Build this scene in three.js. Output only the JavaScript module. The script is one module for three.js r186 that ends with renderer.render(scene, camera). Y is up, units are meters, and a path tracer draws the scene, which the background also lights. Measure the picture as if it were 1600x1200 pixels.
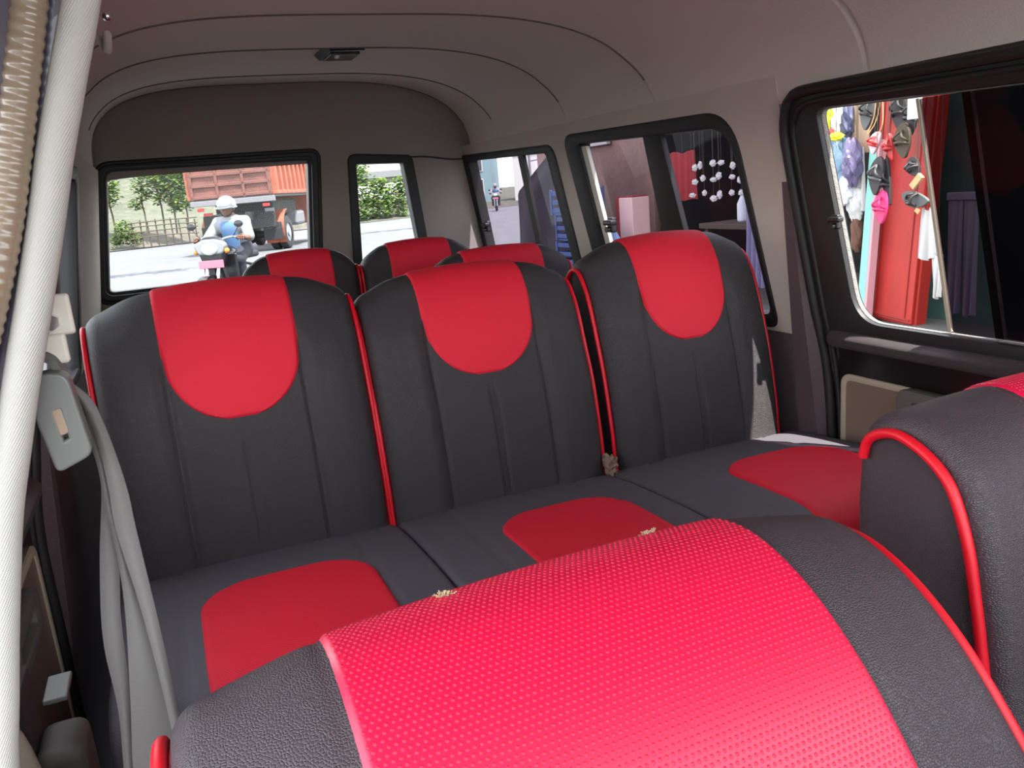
import * as THREE from 'three';
import { mergeGeometries, mergeVertices, toCreasedNormals } from 'three/addons/utils/BufferGeometryUtils.js';
import { RoundedBoxGeometry } from 'three/addons/geometries/RoundedBoxGeometry.js';
import { MarchingCubes } from 'three/addons/objects/MarchingCubes.js';

// ---------------------------------------------------------------- camera, sky, sun, exposure
// x runs across the vehicle (to the right in the picture), y up, z towards the front of the vehicle; the road is y = 0
const scene = new THREE.Scene();
const D2R = Math.PI / 180;
const camera = new THREE.PerspectiveCamera(2 * Math.atan(600 / 1300) / D2R, 4 / 3, 0.02, 400);
{
  const yaw = 21.8 * D2R, pitch = -13.4 * D2R, roll = -5.0 * D2R;
  const fw = new THREE.Vector3(Math.sin(yaw) * Math.cos(pitch), Math.sin(pitch), -Math.cos(yaw) * Math.cos(pitch));
  const rt0 = new THREE.Vector3(Math.cos(yaw), 0, Math.sin(yaw)), up0 = rt0.clone().cross(fw);
  const rt = rt0.clone().multiplyScalar(Math.cos(roll)).addScaledVector(up0, Math.sin(roll));
  const up = rt0.clone().multiplyScalar(-Math.sin(roll)).addScaledVector(up0, Math.cos(roll));
  camera.matrixAutoUpdate = true;
  camera.quaternion.setFromRotationMatrix(new THREE.Matrix4().makeBasis(rt, up, fw.clone().negate()));
  camera.position.set(-0.56, 1.40, 1.479);
}
const EXPOSURE = 2.4;
const SUN = new THREE.Vector3(0.15, 0.93, 0.47).normalize();
{
  const W = 128, H = 64, d = new Float32Array(W * H * 4);
  for (let j = 0; j < H; j++) for (let i = 0; i < W; i++) {
    const el = ((j + 0.5) / H - 0.5) * Math.PI, s = Math.max(0, Math.sin(el)), k = Math.pow(1 - s, 3);
    const o = (j * W + i) * 4;
    d[o] = 1.6 + 1.1 * k; d[o + 1] = 1.72 + 1.0 * k; d[o + 2] = 1.95 + 0.8 * k; d[o + 3] = 1;
  }
  const t = new THREE.DataTexture(d, W, H, THREE.RGBAFormat, THREE.FloatType);
  t.mapping = THREE.EquirectangularReflectionMapping; t.magFilter = THREE.LinearFilter; t.minFilter = THREE.LinearFilter;
  t.wrapS = THREE.RepeatWrapping; t.needsUpdate = true;
  scene.background = t; scene.environment = t;
}
const sun = new THREE.DirectionalLight(new THREE.Color(1, 0.96, 0.9), 7.5);
sun.position.copy(SUN).multiplyScalar(40); sun.castShadow = true; sun.shadow.mapSize.set(4096, 4096); sun.shadow.radius = 1;
Object.assign(sun.shadow.camera, { left: -12, right: 16, top: 30, bottom: -12, near: 1, far: 120 });
sun.name = 'sun'; scene.add(sun);

// ---------------------------------------------------------------- helpers
let seed = 7;
const rnd = () => { seed = (seed * 1664525 + 1013904223) >>> 0; return seed / 4294967296; };
const rr = (a, b) => a + (b - a) * rnd();
const sm = (a, b, x) => { const t = Math.min(1, Math.max(0, (x - a) / (b - a))); return t * t * (3 - 2 * t); };
const V = (x, y, z) => new THREE.Vector3(x, y, z);
const used = {};
function numbered(n) { used[n] = (used[n] ?? -1) + 1; return used[n] ? n + '_' + String(used[n]).padStart(3, '0') : n; }
function shade(o) { o.traverse((m) => { if (m.isMesh) { m.castShadow = true; m.receiveShadow = true; } }); return o; }
function part(name, geo, m, parent, label) {
  const o = new THREE.Mesh(geo, m); o.name = name; o.castShadow = o.receiveShadow = true; if (label) o.userData.label = label;
  parent.add(o); return o;
}
function thing(name, label, category, [x, y, z], turn = 0, group) {
  const o = new THREE.Group(); o.name = numbered(name); o.position.set(x, y, z); o.rotation.y = turn;
  o.userData = { label, category }; if (group) o.userData.group = group; scene.add(o); return o;
}
function solo(name, label, category, geo, m, [x, y, z] = [0, 0, 0], group) {
  const o = new THREE.Mesh(geo, m); o.name = numbered(name); o.position.set(x, y, z); o.castShadow = o.receiveShadow = true;
  o.userData = { label, category }; if (group) o.userData.group = group; scene.add(o); return o;
}
function copyOf(root, label, group, [x, y, z], turn) {
  const o = root.clone(); o.name = numbered(root.name.replace(/_\d{3}$/, '')); o.userData = { ...root.userData, label }; if (group) o.userData.group = group;
  o.position.set(x, y, z); if (turn !== undefined) o.rotation.y = turn; scene.add(o); return o;
}
function struct(name, geo, m, label) {
  const o = geo ? new THREE.Mesh(geo, m) : new THREE.Group(); o.name = name; o.userData.kind = 'structure'; if (label) o.userData.label = label;
  o.castShadow = o.receiveShadow = true; scene.add(o); return o;
}
const clean = (g) => { const n = g.index ? g.toNonIndexed() : g; for (const k of Object.keys(n.attributes)) if (!['position', 'normal', 'uv'].includes(k)) n.deleteAttribute(k); return n; };
const merge = (list) => mergeGeometries(list.map((g) => { const c = clean(g); if (!c.attributes.uv) c.setAttribute('uv', new THREE.BufferAttribute(new Float32Array(c.attributes.position.count * 2), 2)); return c; }));
function box(w, h, d, x = 0, y = 0, z = 0, r = 0.004) { const g = new RoundedBoxGeometry(w, h, d, 2, Math.min(r, w / 2.1, h / 2.1, d / 2.1)); g.translate(x, y, z); return g; }
function tube(pts, r, seg = 40, rad = 8, closed = false) { return new THREE.TubeGeometry(new THREE.CatmullRomCurve3(pts.map((p) => p.isVector3 ? p : V(...p)), closed, 'catmullrom', 0.5), seg, r, rad, closed); }
function capTube(pts, r, seg = 40, rad = 8) {
  const P = pts.map((p) => p.isVector3 ? p : V(...p)), a = new THREE.SphereGeometry(r, rad, 6), b = a.clone();
  a.translate(P[0].x, P[0].y, P[0].z); b.translate(P.at(-1).x, P.at(-1).y, P.at(-1).z);
  return merge([tube(P, r, seg, rad), a, b]);
}
function bar(a, b, r, rad = 8) {
  const A = V(...a), B = V(...b), g = new THREE.CylinderGeometry(r, r, A.distanceTo(B), rad);
  g.applyQuaternion(new THREE.Quaternion().setFromUnitVectors(V(0, 1, 0), B.clone().sub(A).normalize())); g.translate(...A.add(B).multiplyScalar(0.5).toArray()); return g;
}
// grid surface from f(i/n, j/m) -> Vector3 ; uv in metres when g gives them
function grid(n, m, f, uvf, flip) {
  const pos = [], uv = [], idx = [];
  for (let j = 0; j <= m; j++) for (let i = 0; i <= n; i++) { const p = f(i / n, j / m); pos.push(p.x, p.y, p.z); const q = uvf ? uvf(i / n, j / m) : [i / n, j / m]; uv.push(q[0], q[1]); }
  const w = n + 1;
  for (let j = 0; j < m; j++) for (let i = 0; i < n; i++) { const a = j * w + i, b = a + 1, c = a + w, d = c + 1; if (flip) idx.push(a, c, b, b, c, d); else idx.push(a, b, c, b, d, c); }
  const g = new THREE.BufferGeometry(); g.setAttribute('position', new THREE.Float32BufferAttribute(pos, 3)); g.setAttribute('uv', new THREE.Float32BufferAttribute(uv, 2)); g.setIndex(idx); g.computeVertexNormals(); return g;
}
// a rounded polygon: pts [[x, y, r], ...]
function roundPoly(pts, Kind = THREE.Shape) {
  const s = new Kind(), n = pts.length;
  pts.forEach((p, i) => {
    const a = pts[(i + n - 1) % n], b = pts[(i + 1) % n], r = p[2] ?? 0.02;
    const da = Math.hypot(a[0] - p[0], a[1] - p[1]), db = Math.hypot(b[0] - p[0], b[1] - p[1]), ra = Math.min(r, da * 0.48), rb = Math.min(r, db * 0.48);
    const s0 = [p[0] + (a[0] - p[0]) / da * ra, p[1] + (a[1] - p[1]) / da * ra], s1 = [p[0] + (b[0] - p[0]) / db * rb, p[1] + (b[1] - p[1]) / db * rb];
    if (i) s.lineTo(...s0); else s.moveTo(...s0);
    s.quadraticCurveTo(p[0], p[1], ...s1);
  });
  s.closePath(); return s;
}
const grow = (pts, d) => { // shrink/grow an outline towards its centroid by d
  const n = pts.length; return pts.map((p, i) => {
    const a = pts[(i + n - 1) % n], b = pts[(i + 1) % n]; let n1 = [p[1] - a[1], -(p[0] - a[0])], n2 = [b[1] - p[1], -(b[0] - p[0])];
    const l1 = Math.hypot(...n1), l2 = Math.hypot(...n2); n1 = n1.map((v) => v / l1); n2 = n2.map((v) => v / l2);
    const c = 1 + n1[0] * n2[0] + n1[1] * n2[1]; return [p[0] + (n1[0] + n2[0]) / c * d, p[1] + (n1[1] + n2[1]) / c * d, Math.max(0.004, (p[2] ?? 0.02) + d)];
  });
};
function extrude(shape, depth, bevel = 0, seg = 2, curve = 8) {
  return new THREE.ExtrudeGeometry(shape, { depth: depth - 2 * bevel, bevelEnabled: bevel > 0, bevelSize: bevel, bevelThickness: bevel, bevelSegments: seg, curveSegments: curve });
}

// ---------------------------------------------------------------- textures and materials
function tex(n, f, srgb, rx = 1, ry = rx) {
  const d = new Uint8Array(n * n * 4);
  for (let j = 0; j < n; j++) for (let i = 0; i < n; i++) { const c = f(i / n, j / n), o = (j * n + i) * 4; d[o] = c[0]; d[o + 1] = c[1]; d[o + 2] = c[2]; d[o + 3] = 255; }
  const t = new THREE.DataTexture(d, n, n); t.magFilter = THREE.LinearFilter; t.minFilter = THREE.LinearMipmapLinearFilter; t.generateMipmaps = true; t.wrapS = t.wrapT = THREE.RepeatWrapping; t.repeat.set(rx, ry);
  if (srgb) t.colorSpace = THREE.SRGBColorSpace; t.needsUpdate = true; return t;
}
const hash = (x, y, s) => { let h = (x * 374761393 + y * 668265263 + s * 2147483647) | 0; h = Math.imul(h ^ (h >>> 13), 1274126177); return ((h ^ (h >>> 16)) >>> 0) / 4294967296; };
function pnoise(u, v, p, s) { const x = u * p, y = v * p, i = Math.floor(x), j = Math.floor(y), a = x - i, b = y - j, w = (k, l) => hash((i + k) % p, (j + l) % p, s), A = a * a * (3 - 2 * a), B = b * b * (3 - 2 * b); return (w(0, 0) * (1 - A) + w(1, 0) * A) * (1 - B) + (w(0, 1) * (1 - A) + w(1, 1) * A) * B; }
const fbm = (u, v, p, s, o = 4) => { let r = 0, a = 0.5, t = 0; for (let k = 0; k < o; k++) { r += a * pnoise(u, v, p << k, s + k); t += a; a /= 2; } return r / t; };
function cells(u, v, p, s) { let d1 = 9, d2 = 9; const x = u * p, y = v * p, i = Math.floor(x), j = Math.floor(y); for (let a = -1; a < 2; a++) for (let b = -1; b < 2; b++) { const ii = (i + a + p) % p, jj = (j + b + p) % p, dx = i + a + hash(ii, jj, s) - x, dy = j + b + hash(ii, jj, s + 9) - y, d = Math.hypot(dx, dy); if (d < d1) { d2 = d1; d1 = d; } else if (d < d2) d2 = d; } return d2 - d1; }
const g3 = (v) => { const k = Math.max(0, Math.min(255, v * 255)); return [k, k, k]; };
const grainT = tex(512, (u, v) => g3(0.75 * Math.min(1, cells(u, v, 40, 3) * 2.4) + 0.25 * fbm(u, v, 8, 5)), false, 11);           // leather grain, 9 cm tile
const weaveT = tex(256, (u, v) => g3(0.5 + 0.25 * Math.sin(u * Math.PI * 2 * 16) * Math.sin(v * Math.PI * 2 * 16) + 0.25 * pnoise(u, v, 64, 4)), false, 14);
const twillT = tex(256, (u, v) => g3(0.5 + 0.42 * Math.sin((u * 6 + v * 18) * Math.PI * 2) * (0.7 + 0.3 * Math.sin(u * 24 * Math.PI * 2))), false, 20);
const twillFine = twillT.clone(); twillFine.repeat.set(34, 34); twillFine.needsUpdate = true;
const feltT = tex(512, (u, v) => g3(0.5 * fbm(u, v, 64, 11, 3) + 0.5 * pnoise(u, v, 256, 13)), false, 5);
const patchy = (c, amp, p, s, n = 512) => tex(n, (u, v) => { const k = 1 + amp * (fbm(u, v, p, s, 5) - 0.5) * 2 + amp * 0.5 * (pnoise(u, v, 128, s + 7) - 0.5); return c.map((x) => Math.max(0, Math.min(255, x * k))); }, true, 1);
const mat = (o) => new THREE.MeshStandardMaterial({ roughness: 0.7, ...o, color: o.color ?? 0xffffff });
const phys = (o) => new THREE.MeshPhysicalMaterial({ roughness: 0.5, ...o });
const M = {
  leather: mat({ color: 0x353033, roughness: 0.5, bumpMap: grainT, bumpScale: 0.0007 }),
  leatherFrontLit: mat({ color: 0x463c41, roughness: 0.45, bumpMap: grainT, bumpScale: 0.0007 }),  // same black leather, lightened to paint in the stronger light up front
  cloth: mat({ color: 0x545056, roughness: 0.7, bumpMap: weaveT, bumpScale: 0.0004 }),
  red: mat({ color: 0xdc1630, roughness: 0.72, bumpMap: weaveT, bumpScale: 0.0005 }),
  vinyl: phys({ color: 0xe40c42, roughness: 0.4, clearcoat: 0.45, clearcoatRoughness: 0.38, bumpMap: feltT, bumpScale: 0.0001 }),
  pipe: mat({ color: 0xd80a22, roughness: 0.45 }),
  liner: mat({ color: 0xcdc4b9, roughness: 0.98, bumpMap: feltT, bumpScale: 0.0006 }),
  bowShadow: mat({ color: 0x6a625d, roughness: 1 }),  // dark tone for the shadow along the headlining seams
  trim: mat({ color: 0xc2b8ad, roughness: 0.9, bumpMap: feltT, bumpScale: 0.0005 }),
  trimRearShaded: mat({ color: 0x958d86, roughness: 0.95, bumpMap: feltT, bumpScale: 0.0006 }),  // trim cloth darkened to paint in the shade at the rear
  trimDark: mat({ color: 0x574a4e, roughness: 0.6, bumpMap: grainT, bumpScale: 0.0004 }),
  rubber: mat({ color: 0x1c1a1b, roughness: 0.55 }),
  paint: phys({ color: 0x161113, roughness: 0.28, clearcoat: 0.5, clearcoatRoughness: 0.2 }),
  ledge: mat({ color: 0x5a5356, roughness: 0.35, bumpMap: grainT, bumpScale: 0.0008 }),
  paintPurple: phys({ color: 0x3a2c48, roughness: 0.3, clearcoat: 0.6 }),
  panelMetal: phys({ color: 0x9a8577, roughness: 0.32, metalness: 0.35 }),
  lightTrim: mat({ color: 0xb9b09a, roughness: 0.5 }),
  felt: mat({ color: 0x7d7972, roughness: 0.9, bumpMap: twillT, bumpScale: 0.001 }),
  windlace: mat({ color: 0xb7b5ae, roughness: 0.75, bumpMap: twillFine, bumpScale: 0.0003 }),
  seal: phys({ color: 0x8a7a66, roughness: 0.25, clearcoat: 0.6 }),
  floor: mat({ color: 0x2e2a28, roughness: 0.95, bumpMap: feltT, bumpScale: 0.002 }),
  webbing: mat({ color: 0x6f6c69, roughness: 0.85, bumpMap: twillT, bumpScale: 0.00012 }), cover: mat({ color: 0x59554f, roughness: 0.7 }), sillCap: mat({ color: 0x8d8675, roughness: 0.7 }),
  buckle: mat({ color: 0x6a6b68, roughness: 0.4 }), tan: mat({ color: 0x9b8672, roughness: 0.6 }),
  bracket: mat({ color: 0xd8d2c4, roughness: 0.45 }), chrome: mat({ color: 0xcfcfcf, roughness: 0.2, metalness: 1 }),
  plastic: mat({ color: 0x1b1a1a, roughness: 0.35 }), greyPlastic: mat({ color: 0x64665f, roughness: 0.5 }),
  glassClear: phys({ color: 0xf4f8f6, roughness: 0.02, transmission: 1, thickness: 0, ior: 1.2 }),
  glassTint: phys({ color: 0xb8b2bc, roughness: 0.02, transmission: 1, thickness: 0, ior: 1.2 }),
  glassDark: phys({ color: 0x685d64, roughness: 0.02, transmission: 1, thickness: 0, ior: 1.2 }),
  stitch: mat({ color: 0x6e5f4a, roughness: 0.9 }),
  thread: mat({ color: 0xcbb894, roughness: 0.9 }),
};

// ================================================================ VEHICLE SHELL
const Y0 = 0.773;                                     // height of the crease of the middle seat row
const xw = (y) => 0.75 - 0.16 * Math.max(0, y - 0.2); // the side wall leans in above the belt line (y from the crease)
// wall sheets are drawn in (z, y), t is the way out through the wall
function wallGeo(g, side, back = 0) {
  const p = g.attributes.position;
  for (let i = 0; i < p.count; i++) { const z = p.getX(i), y = p.getY(i), t = p.getZ(i) + back; p.setXYZ(i, side * (xw(y) + t) - (side < 0 ? 0.06 : 0), y + Y0, z); }
  const uv = g.attributes.uv; if (uv) for (let i = 0; i < p.count; i++) uv.setXY(i, p.getZ(i), p.getY(i));
  let h = g.index ? g.toNonIndexed() : g;
  if (side > 0) { for (const k of ['position', 'uv']) { const a = h.attributes[k], s = a.itemSize; for (let i = 0; i < a.count; i += 3) for (let c = 0; c < s; c++) { const q = a.array[(i + 1) * s + c]; a.array[(i + 1) * s + c] = a.array[(i + 2) * s + c]; a.array[(i + 2) * s + c] = q; } } }
  h.deleteAttribute('normal'); h.computeVertexNormals(); return toCreasedNormals(h, 0.6);
}
const rect = (x0, x1, y0, y1, r = 0) => [[x0, y0, r], [x1, y0, r], [x1, y1, r], [x0, y1, r]];
function wallSheet(outline, holes, thick, side, back = 0, bevel = 0) {
  const s = roundPoly(outline); for (const h of holes) s.holes.push(roundPoly(h, THREE.Path));
  return wallGeo(extrude(s, thick, bevel, 2, 10), side, back + bevel);
}
// outlines, counter-clockwise in (z, y): bottom-left, bottom-right, top-right, top-left
const QUARTER = [[-1.955, 0.25, 0.04], [-1.005, 0.25, 0.04], [-1.045, 0.74, 0.05], [-1.925, 0.76, 0.03]];
const QUARTER_IN = [[-1.872, 0.285, 0.02], [-1.06, 0.285, 0.03], [-1.10, 0.725, 0.03], [-1.843, 0.742, 0.02]];
const MIDDLE = [[-0.895, 0.252, 0.05], [-0.066, 0.252, 0.03], [-0.124, 0.745, 0.10], [-0.957, 0.76, 0.05]];
const MIDDLE_IN = [[-0.83, 0.275, 0.03], [-0.076, 0.275, 0.03], [-0.135, 0.717, 0.08], [-0.868, 0.735, 0.02]];
const DOORWIN = [[0.178, 0.288, 0.07], [0.735, 0.288, 0.05], [0.725, 0.712, 0.04], [0.134, 0.726, 0.03]];
function sideWall(side, n) {
  const nm = side > 0 ? 'wall_right' : 'wall_left';
  const w = struct(nm, wallSheet(rect(-1.97, 0.035, 0.24, 0.80), side > 0 ? [grow(QUARTER, -0.015), grow(MIDDLE, -0.015)] : [grow(MIDDLE, -0.015)], 0.045, side), M.trim, side > 0 ? 'grey cloth side trim with window openings' : 'grey cloth side trim beyond the pillar');
  part('lower_trim', wallSheet(rect(-1.97, 0.045, -0.50, 0.24), [], 0.045, side, 0.004), M.trimDark, w, 'dark lower side trim');
  // the two fixed windows
  if (side > 0) { const q = struct('window_' + n, null); part('window_frame', (() => { const s = roundPoly(QUARTER); s.holes.push(roundPoly(QUARTER_IN, THREE.Path)); return wallGeo(extrude(s, 0.042, 0.005, 2), side, -0.005 + 0.005); })(), M.rubber, q);
  part('window_pane', wallGeo(new THREE.ShapeGeometry(roundPoly(grow(QUARTER_IN, 0.01))), side, 0.022), M.glassTint, q);
  part('pane_edge', wallSheet([[-1.375, 0.29, 0.003], [-1.335, 0.29, 0.003], [-1.315, 0.725, 0.003], [-1.36, 0.725, 0.003]], [], 0.012, side, 0.008), M.rubber, q);
  part('latch', latch(side, -1.79, 0.47), M.plastic, q); }
  const m = struct('window_' + (n + 1), null); part('window_frame', (() => { const s = roundPoly(MIDDLE); s.holes.push(roundPoly(MIDDLE_IN, THREE.Path)); return wallGeo(extrude(s, 0.042, 0.005, 2), side, -0.005 + 0.005); })(), M.rubber, m);
  part('window_pane', wallGeo(new THREE.ShapeGeometry(roundPoly(grow(MIDDLE_IN, 0.01))), side, 0.022), side > 0 ? M.glassTint : M.glassClear, m);
  part('mullion', wallSheet([[-0.485, 0.31, 0.004], [-0.37, 0.31, 0.004], [-0.43, 0.727, 0.004], [-0.505, 0.727, 0.004]], [], 0.018, side, 0.002, 0.004), M.rubber, m);
  if (side > 0) part('felt_channel', wallSheet([[-0.818, 0.28, 0.003], [-0.785, 0.28, 0.003], [-0.832, 0.722, 0.003], [-0.862, 0.722, 0.003]], [], 0.012, side, 0.004), M.bracket, m, 'felt channel whitened to look sunlit');  // near-white colour paints sunlight onto the felt
  if (side > 0) part('latch', latch(side, -0.75, 0.485), M.plastic, m);
  return w;
}
function latch(side, z, y, k = 1) {
  const x = (t) => side * (xw(y) - t) - (side < 0 ? 0.06 : 0);
  const g = [box(0.02, 0.045, 0.03, x(0.005), y + Y0, z, 0.006), box(0.024, 0.016, 0.05, x(0.02), y + Y0 + 0.008, z + 0.012, 0.006), new THREE.CylinderGeometry(0.009, 0.009, 0.03, 10).rotateZ(Math.PI / 2).translate(x(0.012), y + Y0 - 0.012, z)];
  const m = merge(g), c = [x(0), y + Y0, z]; m.translate(-c[0], -c[1], -c[2]); m.scale(k, k, k); m.translate(...c); return m;
}
sideWall(1, 3); sideWall(-1, 6);

// right rear door, with the half-open sliding window
function rearDoor(side, n) {
  const d = struct('door_' + n, wallSheet([[0.062, 0.245, 0.01], [0.80, 0.245, 0.01], [0.80, 0.765, 0.01], [0.055, 0.765, 0.05]], [DOORWIN], 0.028, side, -0.004, 0.005), M.rubber, side > 0 ? 'black rear door with sliding window' : 'rear door beyond the pillar');
  part('door_jamb', wallSheet([[0.012, -0.45, 0.004], [0.115, -0.45, 0.004], [0.115, 0.2, 0.05], [0.058, 0.775, 0.004], [0.012, 0.775, 0.004]], [], 0.06, side, 0.016), M.trimDark, d);
  // soft lip round the door opening
  const lip = [[0.115, -0.45], [0.105, 0], [0.088, 0.18], [0.070, 0.33], [0.050, 0.62], [0.049, 0.69], [0.066, 0.735], [0.105, 0.757], [0.3, 0.757], [0.8, 0.752]];
  part('door_seal', tube(lip.map(([z, y]) => V(side * (xw(y) - 0.006) - (side < 0 ? 0.06 : 0), y + Y0, z)), 0.011, 90, 8), M.rubber, d);
  part('door_seal', tube(lip.map(([z, y]) => V(side * (xw(y) - 0.002) - (side < 0 ? 0.06 : 0), y + Y0 - (y > 0.72 ? 0.022 : 0), z + 0.022)), 0.006, 90, 6), M.rubber, d);
  // lower door: rounded belt ledge, black vinyl band, inset metal panel
  part('belt_ledge', tube([[0.748, 0.250 + Y0, 0.128], [0.738, 0.250 + Y0, 0.14], [0.737, 0.250 + Y0, 0.5], [0.737, 0.250 + Y0, 0.80]].map(([x, y, z]) => [side * x - (side < 0 ? 0.06 : 0), y, z]).map((p) => V(...p)), 0.019, 30, 14), M.ledge, d, 'black rolled ledge under the window');
  part('lower_door', wallSheet(rect(0.122, 0.80, -0.45, 0.25, 0.012), [], 0.05, side, 0.004, 0.006), M.paint, d, 'glossy black lower door');
  part('door_panel', wallSheet(rect(0.136, 0.78, -0.36, 0.163, 0.02), [], 0.012, side, -0.004, 0.003), M.panelMetal, d, 'brownish metal inset panel');
  { const s = roundPoly(rect(0.131, 0.785, -0.365, 0.172, 0.025)); s.holes.push(roundPoly(rect(0.139, 0.777, -0.357, 0.164, 0.02), THREE.Path)); part('panel_border', wallGeo(extrude(s, 0.014, 0.003, 2), side, -0.007 + 0.003), M.lightTrim, d, 'pale strip round the inset panel'); }
  const h = part('door_handle', (() => { const s = roundPoly(rect(0.30, 0.47, 0.120, 0.172, 0.018)); s.holes.push(roundPoly(rect(0.33, 0.455, 0.132, 0.157, 0.008), THREE.Path)); return wallGeo(extrude(s, 0.028, 0.004, 2), side, -0.024); })(), M.greyPlastic, d, 'grey handle bezel');
  part('lever', wallSheet(rect(0.335, 0.45, 0.137, 0.150, 0.004), [], 0.012, side, -0.010), M.plastic, h);
  // window: pale channel at the rear edge, pane slid forward, fixed pane
  const wn = struct('window_' + (n + 20), null);
  { const s = roundPoly(grow(DOORWIN, 0.006)); s.holes.push(roundPoly(grow(DOORWIN, -0.005), THREE.Path)); part('felt_channel', wallGeo(extrude(s, 0.011, 0.002, 2), side, 0.009), M.felt, wn, 'pale serrated felt channel'); }
  if (side > 0) {
  part('sliding_pane', wallGeo(new THREE.ShapeGeometry(roundPoly([[0.398, 0.297, 0.012], [0.72, 0.297, 0.01], [0.72, 0.71, 0.01], [0.368, 0.712, 0.012]])), side, 0.012), M.glassDark, wn, 'dark tinted pane slid half open');
  part('pane_edge', wallSheet([[0.392, 0.298, 0.002], [0.398, 0.298, 0.002], [0.371, 0.712, 0.002], [0.366, 0.712, 0.002]], [], 0.007, side, 0.0085), M.lightTrim, wn, 'pale glass edge');
  part('fixed_pane', wallGeo(new THREE.ShapeGeometry(roundPoly([[0.49, 0.297, 0.01], [0.72, 0.297, 0.01], [0.72, 0.71, 0.01], [0.457, 0.711, 0.01]])), side, 0.020), M.glassDark, wn);
  part('fixed_pane_edge', wallSheet([[0.482, 0.296, 0.002], [0.498, 0.296, 0.002], [0.466, 0.712, 0.002], [0.45, 0.712, 0.002]], [], 0.009, side, 0.016), M.greyPlastic, wn);
  }
  part('latch', latch(side, 0.160, 0.50, 0.65), M.plastic, wn);
}
rearDoor(1, 1); rearDoor(-1, 2);
// front half of the body: pillars and front door (right), open doorway (left)
{
  const w = struct('wall_right_front', wallSheet([[0.80, -0.5, 0.01], [2.15, -0.5, 0.01], [2.15, 0.24, 0.02], [1.50, 0.80, 0.02], [0.80, 0.80, 0.01]], [[[0.95, 0.28, 0.04], [1.85, 0.28, 0.05], [1.46, 0.70, 0.05], [0.95, 0.70, 0.04]]], 0.05, 1), M.trimDark);
  part('window_pane', wallGeo(new THREE.ShapeGeometry(roundPoly([[0.94, 0.27, 0.04], [1.87, 0.27, 0.05], [1.47, 0.71, 0.05], [0.94, 0.71, 0.04]])), 1, 0.03), M.glassTint, w);
  struct('wall_left_front', wallSheet([[1.92, -0.5, 0.01], [2.15, -0.5, 0.01], [2.15, 0.24, 0.02], [1.50, 0.80, 0.02], [1.44, 0.78, 0.01], [1.92, 0.30, 0.02]], [], 0.05, -1), M.trimDark);
  struct('windscreen', grid(8, 8, (a, b) => V((a - 0.5) * (1.34 + 0.14 * (1 - b)) - 0.03, Y0 + 0.26 + 0.76 * b, 2.13 - 0.62 * b)), M.glassClear);
  struct('dashboard', box(1.56, 0.74, 0.32, -0.03, Y0 - 0.13, 2.0, 0.06), M.trimDark);
}
// rear wall with its two door windows
{
  const z = -1.90, R1 = [[-0.80, 0.33, 0.05], [0.016, 0.33, 0.03], [0.072, 0.825, 0.04], [-0.722, 0.825, 0.05]], R1I = [[-0.762, 0.365, 0.03], [-0.020, 0.365, 0.01], [0.028, 0.792, 0.01], [-0.695, 0.800, 0.035]];
  const R2 = [[0.150, 0.30, 0.02], [0.475, 0.30, 0.02], [0.437, 0.775, 0.02], [0.184, 0.795, 0.03]], R2I = [[0.178, 0.33, 0.01], [0.445, 0.33, 0.01], [0.405, 0.757, 0.012], [0.204, 0.765, 0.012]];
  const flat = (g, dz) => { const p = g.attributes.position; const uv = g.attributes.uv; for (let i = 0; i < p.count; i++) uv.setXY(i, p.getX(i), p.getY(i)); g.translate(0, Y0, z + dz); return g; };
  const s = roundPoly([[-0.86, -0.5, 0.01], [0.80, -0.5, 0.01], [0.79, 0.2, 0.01], [0.70, 0.86, 0.05], [-0.76, 0.86, 0.05], [-0.85, 0.2, 0.01]]);
  s.holes.push(roundPoly(grow(R1, -0.015), THREE.Path), roundPoly(grow(R2, -0.015), THREE.Path));
  struct('wall_rear', flat(extrude(s, 0.05), -0.05), M.trimRearShaded, 'grey cloth rear wall round the windows');  // cloth colour darkened for the little light reaching this wall
  const frame = (o, i, d, dz) => { const q = roundPoly(o); q.holes.push(roundPoly(i, THREE.Path)); return flat(extrude(q, d, 0.006, 2), dz); };
  const w1 = struct('window_1', null); part('window_frame', frame(R1, R1I, 0.06, -0.045), M.rubber, w1);
  part('window_frame', frame(grow(R1, -0.012), grow(R1I, 0.012), 0.016, 0.012), M.rubber, w1);
  part('body_edge', flat(extrude(roundPoly([[-0.772, 0.37, 0.003], [-0.754, 0.37, 0.003], [-0.688, 0.79, 0.003], [-0.704, 0.79, 0.003]]), 0.02), -0.046), M.lightTrim, w1, 'cream body edge');
  part('window_pane', flat(new THREE.ShapeGeometry(roundPoly(grow(R1I, 0.01))), -0.03), M.glassClear, w1);
  const w2 = struct('window_2', null); part('window_frame', frame(R2, R2I, 0.06, -0.045), M.rubber, w2);
  part('window_pane', flat(new THREE.ShapeGeometry(roundPoly(grow(R2I, 0.01))), -0.03), M.glassClear, w2);
}
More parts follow.
